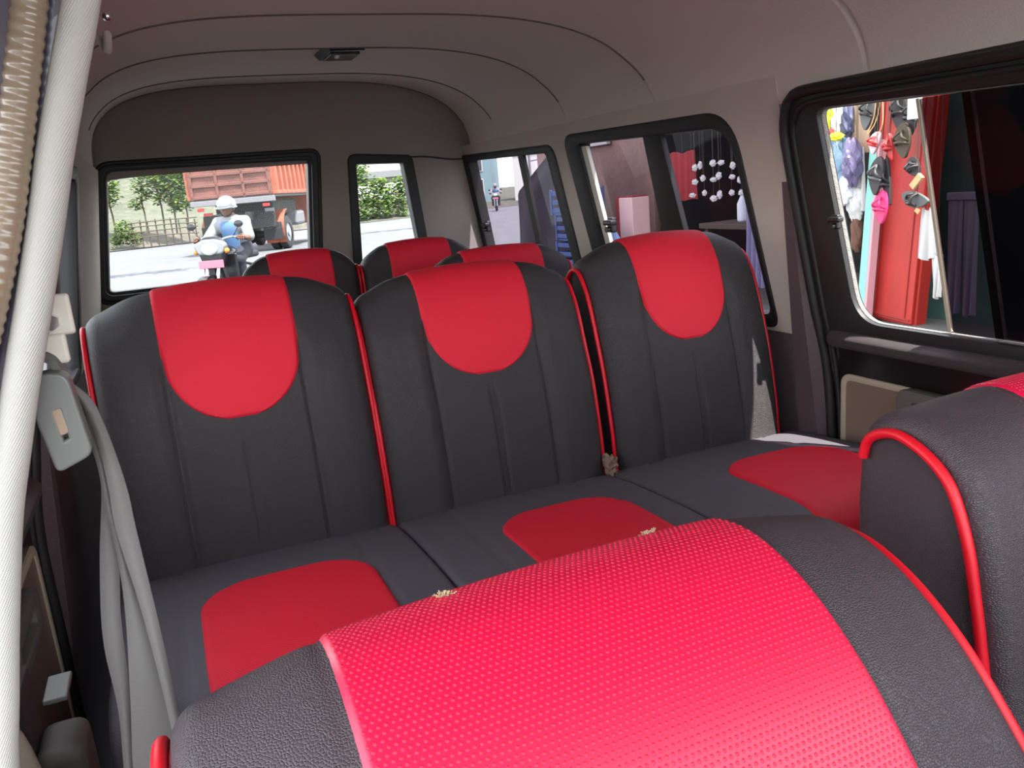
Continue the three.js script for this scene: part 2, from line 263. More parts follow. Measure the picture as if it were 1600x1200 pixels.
// roof: headlining with bow lines, and the steel skin above it
{
  const bows = [-1.80, -1.49, -0.92, -0.42, 0.28];
  const inset = (z) => bows.reduce((a, b, k) => a + (k < 4 ? 0.016 : 0.002) * sm(b - 0.002, b + 0.007, z), 0) - bows.reduce((a, b) => a + 0.014 * Math.exp(-Math.pow((z - b + 0.007) / 0.005, 2)), 0);
  const zs = []; for (let z = -1.915; z < 1.72; z += 0.02) zs.push(z); for (const b of bows) for (let d = -0.02; d < 0.02; d += 0.002) zs.push(b + d); for (let d = 0; d < 0.1; d += 0.006) zs.push(-1.915 + d);
  zs.sort((a, b) => a - b);
  const shell = (out, Z = zs) => grid(64, Z.length - 1, (a, b) => {
    const z = Z[Math.round(b * (Z.length - 1))], q = Math.max(0, Math.min(1, (-1.79 - z) / 0.12)), k = Math.sqrt(Math.max(0, 1 - q * q));
    const H = 0.775 + 0.302 * k - inset(z) * (0.2 + 0.8 * k), th = Math.PI * (1 - a), c = Math.cos(th), e = c < 0 ? 2 / 4.0 : 2 / 2.9, s = Math.sin(th);
    const hw = xw(0.745) + 0.002 - 0.6 * inset(z) * Math.min(1, Math.abs(s) * 2), y0 = 0.742;
    return V(Math.sign(c) * Math.pow(Math.abs(c), e) * (hw + out + 0.03) - 0.03, Y0 + y0 + Math.pow(s, e) * (H - y0 + out) , z - (out ? 0.02 * q : 0));
  }, (a, b) => [a * 1.7, Z[Math.round(b * (Z.length - 1))]], out === 0);
  const ceil = struct('ceiling', shell(0, zs.filter((z) => z > -1.806)), M.liner, 'grey headlining with transverse bow lines');
  part('shaded_header', shell(0, zs.filter((z) => z < -1.7975)), M.trimRearShaded, ceil, 'rear end of the headlining with shade painted into its colour');  // same headlining, its shade put into a darker colour
  part('roof_skin', shell(0.045), M.paintPurple, ceil);
  part('roof_edge', merge([box(1.46, 0.26, 0.03, -0.03, Y0 + 0.99, -1.955, 0.005)]), M.paintPurple, ceil);
  for (const b of bows.slice(0, 4)) { const q = []; for (let i = 0; i <= 60; i++) { const a = 0.09 + 0.82 * i / 60, th = Math.PI * (1 - a), c = Math.cos(th), s = Math.sin(th), e = c < 0 ? 2 / 4.0 : 2 / 2.9, H = 1.077 - inset(b + 0.007), hw = xw(0.745) + 0.032 - 0.6 * inset(b + 0.007) * Math.min(1, Math.abs(s) * 2); q.push(V(Math.sign(c) * Math.pow(Math.abs(c), e) * hw - 0.03, Y0 + 0.742 + Math.pow(s, e) * (H - 0.742) - 0.001, b + 0.006)); } part('bow_shadow', tube(q, 0.0024, 160, 6), M.bowShadow, ceil, 'dark cord drawn as the shadow of a headlining seam'); }  // thin dark tubes added to draw the seam shadows
  const l = thing('ceiling_lamp', 'small dark ceiling lamp on the grey headlining', 'lamp', [0.008, Y0 + 1.044, -1.03]);
  part('housing', (() => { const g = new THREE.CylinderGeometry(0.092, 0.068, 0.028, 4, 1); g.rotateY(Math.PI / 4); g.scale(1.0, 1, 1.7); g.translate(0, -0.003, 0); return toCreasedNormals(g.toNonIndexed(), 0.4); })(), M.plastic, l);
  part('lens', box(0.085, 0.008, 0.11, 0, -0.019, 0, 0.004), phys({ color: 0x2b2322, roughness: 0.15 }), l);
  part('switch', box(0.012, 0.010, 0.02, -0.02, -0.024, 0.03, 0.003), M.bracket, l);
}
struct('floor', box(1.52, 0.05, 3.9, 0, Y0 - 0.43, 0.05, 0.01), M.floor);
// loose wire between the rear corner windows
solo('wire', 'thin dark wire sagging across the rear right corner', 'wire', tube([[0.43, 0.772 + Y0, -1.888], [0.50, 0.768 + Y0, -1.885], [0.60, 0.752 + Y0, -1.885], [0.655, 0.750 + Y0, -1.87]], 0.0035, 30, 6), M.rubber);

// ================================================================ SEATS
// a pad is a profile (z, y) swept across its width with rounded flanks
function Pad(o) {
  const c = new THREE.CatmullRomCurve3(o.prof.map(([z, y]) => V(0, y, z)), false, 'centripetal'), N = 500, P = c.getSpacedPoints(N), L = c.getLength();
  const top = Math.max(...P.map((p) => p.y)), w = o.w, rf = o.rf ?? 0.03;
  const at = (t) => { const k = Math.min(N - 1e-6, Math.max(0, t * N)), i = Math.floor(k), f = k - i; return P[i].clone().lerp(P[i + 1], f); };
  const nrm = (t) => { const a = at(t - 0.006), b = at(t + 0.006), d = b.sub(a).normalize(); return V(0, -d.z, d.y).multiplyScalar(o.out ?? 1); };
  const point = (u, t, off = 0) => {
    const p = at(t), n = nrm(t), e = Math.abs(u), s = (1 - e) * w / 2; let d = off;
    if (s < rf) d -= rf - Math.sqrt(Math.max(0, rf * rf - (rf - s) * (rf - s)));
    d += (o.bulge ?? 0) * (1 - u * u);
    if (o.grooves) d += o.grooves(u, t, p.y);
    p.addScaledVector(n, d); p.x = u * w / 2 * (o.widen ? o.widen(p.y) : 1);
    if (o.drop) p.y -= o.drop * Math.pow(sm(0.5, 1.0, e), 1.7) * sm(top - 0.28, top, p.y);
    if (o.wave) p.y += o.wave(u) * sm(top - 0.12, top, p.y);
    return p;
  };
  return { point, L, w, at, nrm, o };
}
const ease = (k) => { const s = k * 2 - 1; return Math.sign(s) * (1 - Math.pow(1 - Math.abs(s), 1.25)); }; // finer towards the flanks
function padShell(p, n = 120, m = 90) {
  const g = grid(n, m, (a, b) => p.point(ease(a), b), (a, b) => [ease(a) * p.w / 2, b * p.L], p.o.flip);
  const side = (u) => grid(6, m >> 1, (a, b) => { const t = b * 0.5, q = p.point(u, t), r = p.point(u, 1 - t); q.lerp(r, a); q.x += u * 0.004 * Math.sin(a * Math.PI) ; return q; }, (a, b) => [a * 0.15, b * p.L / 2], (u < 0) !== !!p.o.flip);
  return p.o.sides === false ? g : merge([g, side(-1), side(1)]);
}
// a tongue-shaped panel lying on the pad: t0 open end, t1 rounded end, half width U
function panel(p, t0, t1, U, len, lift = 0.004, n = 44, m = 60, c = 0, squash = 2.2) {
  const half = (t) => { const d = Math.abs(t1 - t) * p.L; return U * (d < len ? Math.pow(Math.max(0, 1 - Math.pow(1 - d / len, squash)), 1 / squash) : 1); };
  const tt = (b) => t0 + (t1 - t0) * (1 - Math.pow(1 - b, 1.8));
  const f = (a, b) => { const t = tt(b), k = a * 2 - 1, s = Math.sign(k) * (1 - Math.pow(1 - Math.abs(k), 1.5)), h = half(t), dx = (1 - Math.abs(s)) * h * p.w / 2, dy = Math.abs(t1 - t) * p.L; const e = Math.min(1, Math.min(dx, dy) / 0.008); return p.point(c + s * h, t, -0.002 + (lift + 0.002) * Math.sin(e * Math.PI / 2)); };
  return { geo: grid(n, m, f, (a, b) => { const t = tt(b); return [(a * 2 - 1) * half(t) * p.w / 2, t * p.L]; }, (t1 < t0) !== !!p.o.flip), half };
}
const piping = (p, u, t0, t1, r = 0.0048) => { const q = []; for (let k = 0; k <= 40; k++) q.push(p.point(u, t0 + (t1 - t0) * k / 40, 0.0035).add(V(u * Math.max(0.0035, r * r * 170), 0, 0))); return tube(q, r, 110, 7); };
function seatBack(parent, p, R, mats = {}) {
  const b = part('backrest', padShell(p), mats.leather ?? M.leather, parent, 'black leather backrest');
  const q = panel(p, R.t0, R.t1, R.U, R.len);
  part('red_panel', q.geo, mats.red ?? M.red, b, 'red tongue-shaped panel');
  for (const u of [-1, 1]) part('piping', piping(p, u, R.p0 ?? 0.02, R.p1 ?? 0.9), M.pipe, b, 'red piping');
  return { b, half: q.half };
}
// middle row
const midProf = (h) => [[0.03, -0.07], [0.006, 0.0], [-0.006, 0.10], [-0.028, 0.22], [-0.052, h - 0.165], [-0.076, h - 0.085], [-0.096, h - 0.042], [-0.122, h - 0.010], [-0.155, h], [-0.190, h - 0.015], [-0.213, h - 0.06], [-0.205, 0.35], [-0.170, 0.15], [-0.12, -0.07]];
const seam = (u, c, w) => Math.exp(-Math.pow((u - c) / w, 2));
const midGroove = (u, t, y) => {
  if (t > 0.5) return 0;
  const k = sm(0.245, 0.225, y) , side = sm(0.42, 0.36, y);
  return -0.006 * k * (seam(u, 0.016, 0.008) + seam(u, -0.016, 0.008)) - 0.006 * side * (seam(u, 0.50, 0.013) + seam(u, -0.50, 0.013)) + 0.008 * sm(0.5, 0.62, Math.abs(u)) * sm(1, 0.75, Math.abs(u)) * side;
};
const backWave = (u) => 0.003 * Math.cos(u * 3.2) ;
function makeMidSeat(name, label, x, h, redShift, opts = {}) {
  const t = thing(name, label, 'car seat', [x, Y0 - 0.40, 0]);
  const up = new THREE.Group(); const lift = (g) => { g.translate(0, 0.40, 0); return g; };
  const p = Pad({ prof: midProf(h), w: opts.w ?? 0.458, rf: 0.022, bulge: 0.012, drop: opts.drop ?? 0.022, wave: backWave, grooves: midGroove });
  const len = p.L, tTop = 0.60, tB = findT(p, opts.redBottom ?? 0.265);
  const b = part('backrest', lift(padShell(p)), M.leather, t, 'black backrest with stitched seams');
  const q = panel(p, tTop, tB, 0.515, 0.13);
  part('red_panel', lift(q.geo), M.red, b, 'red tongue-shaped panel');
  for (const u of [-1, 1]) part('piping', lift(piping(p, u, 0.06, 0.70)), M.pipe, b, 'red piping');
  const cp = Pad({ prof: [[-0.05, -0.01], [0.0, 0.016], [0.08, 0.030], [0.2, 0.040], [0.34, 0.046], [0.43, 0.042], [0.475, 0.015], [0.49, -0.04], [0.485, -0.13]], w: opts.cw ?? 0.458, rf: 0.012, bulge: 0.006, out: -1, flip: true, sides: false,
    grooves: (u, tt, y) => -0.003 * (seam(u, 0.62, 0.012) + seam(u, -0.62, 0.012)) });
  const cu = part('seat_cushion', lift(padShell(cp, 60, 60)), M.cloth, t, 'black seat cushion');
  const cq = panel(cp, 0.84, 0.305, opts.cu ?? 0.56, 0.10, 0.004, 40, 50, redShift, 2.6);
  part('red_panel', lift(cq.geo), M.red, cu, 'red cushion panel');
  part('seat_base', lift(box((opts.cw ?? 0.458) - 0.01, 0.34, 0.44, 0, -0.215, 0.22, 0.01)), M.plastic, t);
  return t;
}
function findT(p, y) { for (let k = 0; k < 500; k++) if (p.at(k / 1000).y >= y) return k / 1000; return 0.3; }
makeMidSeat('middle_seat', 'black and red middle-row seat nearest the hanging belt', -0.473, 0.487, 0.05, { w: 0.462, cw: 0.484 });
makeMidSeat('middle_seat', 'black and red seat in the centre of the middle row', 0.0, 0.462, 0.12);
makeMidSeat('middle_seat', 'black and red middle-row seat beside the right door, with a sunlit edge', 0.478, 0.478, 0.16, { cw: 0.49, w: 0.425 });
solo('cover_tag', 'crumpled cover tag between the centre and right middle seats', 'tag', (() => { const g = new THREE.IcosahedronGeometry(0.02, 3), p = g.attributes.position; for (let i = 0; i < p.count; i++) { const k = 0.6 + 0.8 * hash(Math.round(p.getX(i) * 900), Math.round(p.getY(i) * 900), 3); p.setXYZ(i, p.getX(i) * k * 0.7, p.getY(i) * k, p.getZ(i) * k); } g.computeVertexNormals(); return g; })(), mat({ color: 0x8a6f62, roughness: 0.9 }), [0.232, Y0 + 0.04, 0.012]);

// third and fourth rows: smaller backs, mostly hidden
function makeRearSeat(label, [x, y, z], w, h, turn = 0) {
  const t = thing('rear_seat', label, 'car seat', [x, y, z], turn);
  const p = Pad({ prof: [[0.10, 0.0], [0.07, h * 0.3], [0.035, h * 0.7], [0.02, h - 0.04], [0.0, h - 0.008], [-0.03, h], [-0.06, h - 0.012], [-0.08, h - 0.06], [-0.05, h * 0.5], [-0.01, 0.0]], w, rf: 0.026, bulge: 0.008, drop: 0.03, wave: backWave });
  const b = part('backrest', padShell(p, 50, 60), M.leather, t, 'black backrest');
  part('red_panel', panel(p, 0.60, 0.12, 0.56, 0.12).geo, M.red, b, 'red tongue-shaped panel');
  for (const u of [-1, 1]) part('piping', piping(p, u, 0.03, 0.95), M.pipe, b, 'red piping');
  part('seat_cushion', box(w, 0.12, 0.20, 0, 0.06, 0.20, 0.03), M.cloth, t, 'black seat cushion'); part('seat_base', box(w - 0.08, y - Y0 + 0.42, 0.14, 0, -(y - Y0 + 0.42) / 2 + 0.01, 0.19, 0.01), M.plastic, t);
  return t;
}
makeRearSeat('low black and red rear seat behind the left middle seat', [-0.555, Y0 - 0.05, -0.56], 0.37, 0.49);
makeRearSeat('black and red rear seat standing before the wide rear window', [-0.17, Y0 - 0.05, -1.17], 0.35, 0.525);
makeRearSeat('black and red rear seat standing before the narrow rear window', [0.212, Y0 - 0.05, -1.17], 0.375, 0.52);
makeRearSeat('black and red rear seat just behind the centre middle seat', [0.325, Y0 - 0.05, -0.73], 0.43, 0.50);

// front seats
function makeFrontSeat(label, x, w, prof, U, tRed, P1, extra, S2 = {}) {
  const t = thing('front_seat', label, 'car seat', [x, Y0 - 0.40, 0]);
  const lift = (g) => { g.translate(0, 0.40, 0); return g; };
  const p = Pad({ prof, w, rf: 0.022, bulge: S2.bulge ?? 0.014, drop: S2.drop ?? 0.012, grooves: (u, tt) => tt < 0.62 ? -0.002 * (seam(u, U + 0.012, 0.010) + seam(u, -U - 0.012, 0.010)) : 0 });
  const b = part('backrest', lift(padShell(p, 110, 130)), M.leatherFrontLit, t, 'black grained leather backrest');
  const q = panel(p, tRed, 0.02, U, 0.0001, 0.003, 80, 90);
  const r = part('red_panel', lift(q.geo), M.vinyl, b, 'glossy red panel with raised dots');
  for (const u of [-1, 1]) part('piping', lift(piping(p, u, 0.02, P1, 0.0058)), M.pipe, b, 'red piping');
  // raised dots of the embossed vinyl
  const cap = new THREE.SphereGeometry(0.00155, 8, 3, 0, Math.PI * 2, 0, Math.PI / 2); cap.scale(1, 0.55, 1);
  const list = [], mx = new THREE.Matrix4(), sp = 0.0049;
  for (let row = 0, tt = 0.03; tt < tRed - 0.03; row++, tt = 0.03 + row * sp * 0.9 / p.L) for (let k = -70; k <= 70; k++) {
    const xx = (k + (row % 2) * 0.5) * sp, u = xx / (w / 2); if (Math.abs(u) > U - 0.018) continue;
    const c = p.point(u, tt, 0.0028), a = p.point(u, tt + 0.004, 0.0028).sub(c).normalize(), e = p.point(u + 0.01, tt, 0.0028).sub(c).normalize(), n = e.clone().cross(a).normalize(); if (n.dot(p.nrm(tt)) < 0) n.negate();
    mx.makeBasis(e, n, e.clone().cross(n)).setPosition(c); const gg = cap.clone().applyMatrix4(mx); list.push(gg);
  }
  const dots = part('raised_dots', lift(merge(list)), M.vinyl, b, 'raised dots on the red vinyl'); dots.userData.kind = 'stuff';
  // seam stitches either side of the red panel
  for (const s of [-1, 1]) { const st = []; for (let k = 0; k < 95; k++) { const t0 = 0.03 + k * (tRed - 0.08) / 95, A = p.point(s * (U + 0.014), t0, 0.0004), B = p.point(s * (U + 0.014), t0 + (tRed - 0.08) / 95 * 0.6, 0.0004); st.push(bar(A.toArray(), B.toArray(), 0.00045, 5)); } part('stitching', lift(merge(st)), M.stitch, b, 'seam stitching').userData.kind = 'stuff'; }
  if (extra) extra(p, b, lift);
  return t;
}
const nearSeat = makeFrontSeat('nearest front seat, black leather round a bright dotted red panel', -0.328, 0.576,
  [[1.32, -0.18], [1.255, -0.02], [1.185, 0.11], [1.125, 0.20], [1.065, 0.268], [1.005, 0.308], [0.945, 0.322], [0.89, 0.304], [0.868, 0.25], [0.89, 0.05], [0.94, -0.18]], 0.620, 0.60, 0.96,
  (p, b, lift) => { for (const [u, tt] of [[-0.28, 0.565], [0.38, 0.575]]) { const g = []; for (let k = 0; k < 60; k++) { const c = p.point(u + rr(-0.018, 0.018), tt + rr(-0.003, 0.003), 0.003), d = V(rr(-1, 1), rr(0.1, 0.7), rr(-1, 1)).normalize().multiplyScalar(rr(0.002, 0.005)); g.push(bar(c.toArray(), c.clone().add(d).toArray(), 0.0005, 4)); } part('thread_tuft', lift(merge(g)), M.thread, b, 'frayed pale thread'); } });
nearSeat.rotation.z = 0.024; nearSeat.position.x += 0.022; nearSeat.position.y -= 0.004;
makeFrontSeat('front seat by the right door, black flank with curved red piping', 0.372, 0.566,
  [[1.08, -0.18], [1.03, -0.02], [1.003, 0.08], [0.985, 0.18], [0.970, 0.25], [0.945, 0.305], [0.905, 0.335], [0.858, 0.345], [0.815, 0.322], [0.802, 0.25], [0.81, 0.05], [0.84, -0.18]], 0.50, 0.62, 0.59, null, { bulge: 0.004, drop: 0.003 }).position.add(V(0.022, 0.020, 0));

// ================================================================ LEFT DOOR POST, SEALS, BELT
{
  const PZ = 0.85, edge = [[-0.566, 0.805], [-0.5793, 0.7630], [-0.5954, 0.7176], [-0.6115, 0.6714], [-0.6238, 0.6321], [-0.6409, 0.5801], [-0.6590, 0.5270], [-0.6721, 0.4852], [-0.6851, 0.4426], [-0.6954, 0.3983], [-0.7053, 0.3528], [-0.7146, 0.3059], [-0.7223, 0.2675], [-0.730, 0.2], [-0.735, 0.1], [-0.737, -0.1], [-0.737, -0.42]];
  const slab = (d, z0, z1, bev) => { const s = new THREE.Shape(); edge.forEach(([x, y], k) => k ? s.lineTo(x - d, y) : s.moveTo(x - d, y)); s.lineTo(-0.80, -0.42); s.lineTo(-0.80, 0.2); s.lineTo(-0.70, 0.805); s.closePath(); const g = extrude(s, z1 - z0, bev, 2); g.translate(0, Y0, z0 + bev); return g; };
  const post = struct('pillar_left', slab(0.012, PZ - 0.05, PZ, 0.004), M.paintPurple, 'purple-black painted door post');
  part('inner_trim', slab(0.020, PZ - 0.15, PZ - 0.048, 0.004), M.trimDark, post, 'dark inner trim');
  const path = new THREE.CatmullRomCurve3(edge.map(([x, y]) => V(x, y + Y0, PZ + 0.006)));
  struct('trim_1', (() => { const g = new THREE.TubeGeometry(path, 200, 0.0112, 18); const uv = g.attributes.uv; for (let i = 0; i < uv.count; i++) uv.setXY(i, uv.getX(i) * 1.25, uv.getY(i) * 0.07); return g; })(), M.windlace, 'pale woven edging roll on the door post');
  const bump = (y) => 0.004 * Math.sin(y * 17);
  const ribs = new THREE.CatmullRomCurve3(edge.map(([x, y]) => V(x - 0.0265 - bump(y), y + Y0, PZ + 0.012))), N = 900, fr = ribs.computeFrenetFrames(N, false);
  struct('trim_2', grid(16, N, (a, b) => { const i = Math.round(b * N), c = ribs.getPointAt(b), r = 0.0105 + 0.0005 * Math.sin(b * 1.25 / 0.0075 * Math.PI * 2), th = a * Math.PI * 2; return c.add(fr.normals[i].clone().multiplyScalar(Math.cos(th) * r)).add(fr.binormals[i].clone().multiplyScalar(Math.sin(th) * r)); }), M.seal, 'ribbed glossy door seal');
  // sill cover and retractor box low behind the post
  const rc = thing('retractor_cover', 'pale grey belt retractor cover low behind the door post', 'cover', [-0.738, Y0 - 0.02, 0.61]);
  part('housing', box(0.046, 0.14, 0.07, 0.006, 0.08, 0, 0.014), M.cover, rc); part('edge_strip', box(0.022, 0.006, 0.05, 0.012, 0.200, 0, 0.002), M.greyPlastic, rc); part('backplate', box(0.006, 0.23, 0.06, -0.02, 0.10, -0.01, 0.002), M.trimDark, rc);
  struct('trim_3', (() => { const g = new THREE.SphereGeometry(1, 24, 16); g.scale(0.019, 0.16, 0.02); g.translate(-0.727, Y0 + 0.10, 0.80); return g; })(), M.sillCap, 'beige rounded end of the sill trim');
  const br = thing('belt_bracket', 'pale bolted belt bracket at the edge of the door post', 'bracket', [-0.648, Y0 + 0.53, 0.80]);
  part('plate', merge([box(0.020, 0.030, 0.006, 0.012, 0.034, 0, 0.003), box(0.016, 0.022, 0.008, 0.007, 0.010, 0.002, 0.003)]), M.bracket, br); part('bolt', new THREE.CylinderGeometry(0.006, 0.006, 0.010, 6).rotateX(Math.PI / 2).translate(0.008, 0.030, 0.006), M.chrome, br); part('arm', bar([-0.05, 0.02, -0.02], [0.008, 0.022, -0.002], 0.004), M.greyPlastic, br);
  const hk = thing('coat_hook', 'small pale coat hook at the top of the door post', 'hook', [-0.572, Y0 + 0.752, 0.70]);
  part('peg', capTube([[-0.02, 0.02, 0], [-0.004, 0.014, 0.004], [0, 0.006, 0.008], [0.002, 0.016, 0.016]], 0.0035, 16, 8), M.trim, hk); part('screw', new THREE.SphereGeometry(0.0038, 10, 8).translate(0.004, 0.032, 0.004), M.chrome, hk);
}
{
  const b = thing('seat_belt', 'grey seat belt with buckle hanging behind the nearest front seat', 'seat belt', [-0.64, Y0 - 0.05, 0.80]), o = b.position.clone();
  const ribbon = (L, R, z, th = 0.0014) => {
    const ln = (A) => new THREE.CatmullRomCurve3(A.map(([x, y]) => V(x, y + Y0, z)));
    const cl = ln(L), cr = ln(R), f = (d) => (a, k) => { const p = cl.getPoint(k); p.lerp(cr.getPoint(k), a); p.z += d + 0.003 * Math.sin(a * Math.PI); return p.sub(o); };
    const rim = (a) => grid(1, 60, (k, q) => f(-th)(a, q).lerp(f(th)(a, q), k), null, a === 0), uv = (a, k) => [a * 0.03, k * 0.5];
    return merge([grid(8, 60, f(th), uv), grid(8, 60, f(-th), uv, true), rim(0), rim(1)]);
  };
  part('webbing', ribbon([[-0.6368, 0.5109], [-0.6307, 0.4933], [-0.6268, 0.4678], [-0.6258, 0.4320], [-0.6267, 0.3999], [-0.6209, 0.3291], [-0.6170, 0.2348], [-0.6171, 0.1816], [-0.617, -0.04]], [[-0.6342, 0.5134], [-0.6250, 0.5011], [-0.6195, 0.4788], [-0.6134, 0.4292], [-0.6128, 0.3965], [-0.6106, 0.3261], [-0.6082, 0.2317], [-0.6067, 0.1776], [-0.606, -0.04]], 0.806), M.webbing, b, 'grey belt webbing');
  part('webbing', ribbon([[-0.6361, 0.4844], [-0.6314, 0.4505], [-0.6318, 0.4089], [-0.6309, 0.3657], [-0.6336, 0.3221], [-0.6435, 0.2445], [-0.6527, 0.1754], [-0.66, -0.04]], [[-0.6285, 0.4905], [-0.6262, 0.4546], [-0.6257, 0.4075], [-0.6243, 0.3639], [-0.6210, 0.3184], [-0.6168, 0.2292], [-0.6161, 0.1610], [-0.616, -0.04]], 0.795), M.webbing, b, 'grey belt webbing');
  part('webbing', ribbon([[-0.6311, 0.4555], [-0.6327, 0.4270], [-0.6439, 0.3705], [-0.6540, 0.3017], [-0.6544, 0.2363], [-0.6606, 0.1714], [-0.67, -0.04]], [[-0.6268, 0.4546], [-0.6275, 0.4205], [-0.6306, 0.3670], [-0.6378, 0.3185], [-0.6421, 0.2618], [-0.6532, 0.1685], [-0.66, -0.04]], 0.785), M.webbing, b, 'grey belt webbing');
  const loop = new THREE.CatmullRomCurve3([[-0.6560, 0.532], [-0.6500, 0.5385], [-0.6430, 0.5346], [-0.6395, 0.5251], [-0.6395, 0.5120], [-0.637, 0.509]].map(([x, y]) => V(x, y + Y0, 0.806)));
  part('belt_loop', (() => { const f = (d) => (a, k) => { const p = loop.getPoint(k), t = loop.getTangent(k); p.x += t.y * d; p.y -= t.x * d; p.z += (a - 0.5) * 0.03; return p.sub(o); }; return merge([grid(2, 30, f(0.0035), (a, k) => [a * 0.03, k * 0.1], true), grid(2, 30, f(-0.0015), (a, k) => [a * 0.03, k * 0.1]), grid(1, 30, (a, k) => f(-0.0015)(1, k).lerp(f(0.0035)(1, k), a)), grid(1, 30, (a, k) => f(-0.0015)(0, k).lerp(f(0.0035)(0, k), a))]); })(), M.webbing, b, 'belt looped over the buckle');
  const bk = [[-0.6569, 0.4964, 0.003], [-0.6511, 0.4592, 0.003], [-0.6325, 0.4665, 0.003], [-0.6301, 0.4700, 0.002], [-0.6354, 0.5209, 0.004], [-0.6384, 0.5250, 0.004], [-0.6496, 0.5265, 0.004], [-0.6540, 0.5238, 0.003]];
  const hole = [[-0.6462, 0.4762, 0.002], [-0.6391, 0.4793, 0.002], [-0.6413, 0.5042, 0.002], [-0.6486, 0.5018, 0.002]];
  const u = part('buckle', (() => { const s = roundPoly(bk); s.holes.push(roundPoly(hole, THREE.Path)); const g = extrude(s, 0.020, 0.0022, 3); g.translate(-o.x, Y0 - o.y, 0.818 - o.z); return g; })(), M.buckle, b, 'worn grey buckle');
  part('buckle_slot', (() => { const g = extrude(roundPoly(grow(hole, 0.001)), 0.010, 0.001); g.translate(-o.x, Y0 - o.y, 0.819 - o.z); return g; })(), M.plastic, u);
  part('latch_plate', (() => { const g = extrude(roundPoly([[-0.6452, 0.484, 0.001], [-0.6410, 0.4855, 0.001], [-0.6428, 0.502, 0.001], [-0.6476, 0.501, 0.001]]), 0.008, 0.001); g.translate(-o.x, Y0 - o.y, 0.829 - o.z); return g; })(), M.tan, u, 'tan latch plate');
}

//@@OUTSIDE
// ================================================================ OUTSIDE
Object.assign(M, {
  asphalt: mat({ map: patchy([112, 113, 117], 0.10, 12, 21), roughness: 0.95, bumpMap: feltT, bumpScale: 0.004 }),
  verge: mat({ map: patchy([106, 99, 88], 0.25, 10, 31), roughness: 1 }), bank: mat({ map: patchy([104, 105, 82], 0.3, 14, 41), roughness: 1 }),
  pavement: mat({ map: patchy([112, 108, 103], 0.15, 10, 51), roughness: 0.95 }),
  bark: mat({ map: patchy([92, 80, 66], 0.3, 16, 61, 128), roughness: 1 }),
  leafA: phys({ transmission: 0.35, thickness: 0, color: 0x6d8f4a, roughness: 1, specularIntensity: 0.15, side: THREE.DoubleSide }), leafB: phys({ transmission: 0.35, thickness: 0, color: 0x8fae4e, roughness: 1, specularIntensity: 0.15, side: THREE.DoubleSide }), leafC: phys({ transmission: 0.35, thickness: 0, color: 0x4f6f45, roughness: 1, specularIntensity: 0.15, side: THREE.DoubleSide }), leafD: phys({ transmission: 0.35, thickness: 0, color: 0xb8c85a, roughness: 1, specularIntensity: 0.15, side: THREE.DoubleSide }),
  wood: mat({ color: 0x5d5042, roughness: 0.95 }), orange: mat({ map: patchy([176, 92, 66], 0.22, 10, 71), roughness: 0.6 }), orangeDull: mat({ map: patchy([150, 92, 80], 0.22, 8, 75), roughness: 0.7 }), steelGrey: mat({ color: 0x77757a, roughness: 0.6 }), dark: mat({ color: 0x26262a, roughness: 0.8 }), tyre: mat({ color: 0x2c2c30, roughness: 0.9 }), rim: mat({ color: 0x9a9ca2, roughness: 0.5 }),
  skin: mat({ color: 0x7a4f3a, roughness: 0.6 }), white: mat({ color: 0xdfe3ea, roughness: 0.8 }), blue: mat({ color: 0x5d86b8, roughness: 0.85 }), helmet: phys({ color: 0xd2d8df, roughness: 0.25, clearcoat: 0.5 }), navy: mat({ color: 0x23242e, roughness: 0.85 }), blackGloss: phys({ color: 0x141318, roughness: 0.25 }), pink: mat({ color: 0xd98098, roughness: 0.6 }), lens: phys({ color: 0xe9eef2, roughness: 0.08 }), redLamp: phys({ color: 0xa01414, roughness: 0.2 }),
  wallWhite: mat({ color: 0xdad9d4, roughness: 0.9 }), wallTeal: mat({ color: 0x8aa9ac, roughness: 0.9 }), wallBlue: mat({ color: 0xb9cbd8, roughness: 0.9 }), roofGrey: mat({ color: 0x7b7c80, roughness: 0.9 }), window: phys({ color: 0x2a3036, roughness: 0.1 }),
});
const OUT = ['asphalt', 'verge', 'bank', 'pavement', 'bark', 'leafA', 'leafB', 'leafC', 'leafD', 'wood', 'orange', 'orangeDull', 'steelGrey', 'rim', 'white', 'blue', 'helmet', 'pink', 'wallWhite', 'wallTeal', 'wallBlue', 'roofGrey', 'skin'];
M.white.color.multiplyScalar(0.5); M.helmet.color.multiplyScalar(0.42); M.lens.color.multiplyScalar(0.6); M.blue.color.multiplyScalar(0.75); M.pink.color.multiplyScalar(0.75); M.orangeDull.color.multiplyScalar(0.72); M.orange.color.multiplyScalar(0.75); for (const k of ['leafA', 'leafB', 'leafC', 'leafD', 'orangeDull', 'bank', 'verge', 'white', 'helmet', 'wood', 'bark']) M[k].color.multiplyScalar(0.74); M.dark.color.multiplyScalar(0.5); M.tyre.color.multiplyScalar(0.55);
for (const k of OUT) M[k].color.multiplyScalar(/asphalt|verge|bank|pave/.test(k) ? 0.55 : 0.68);
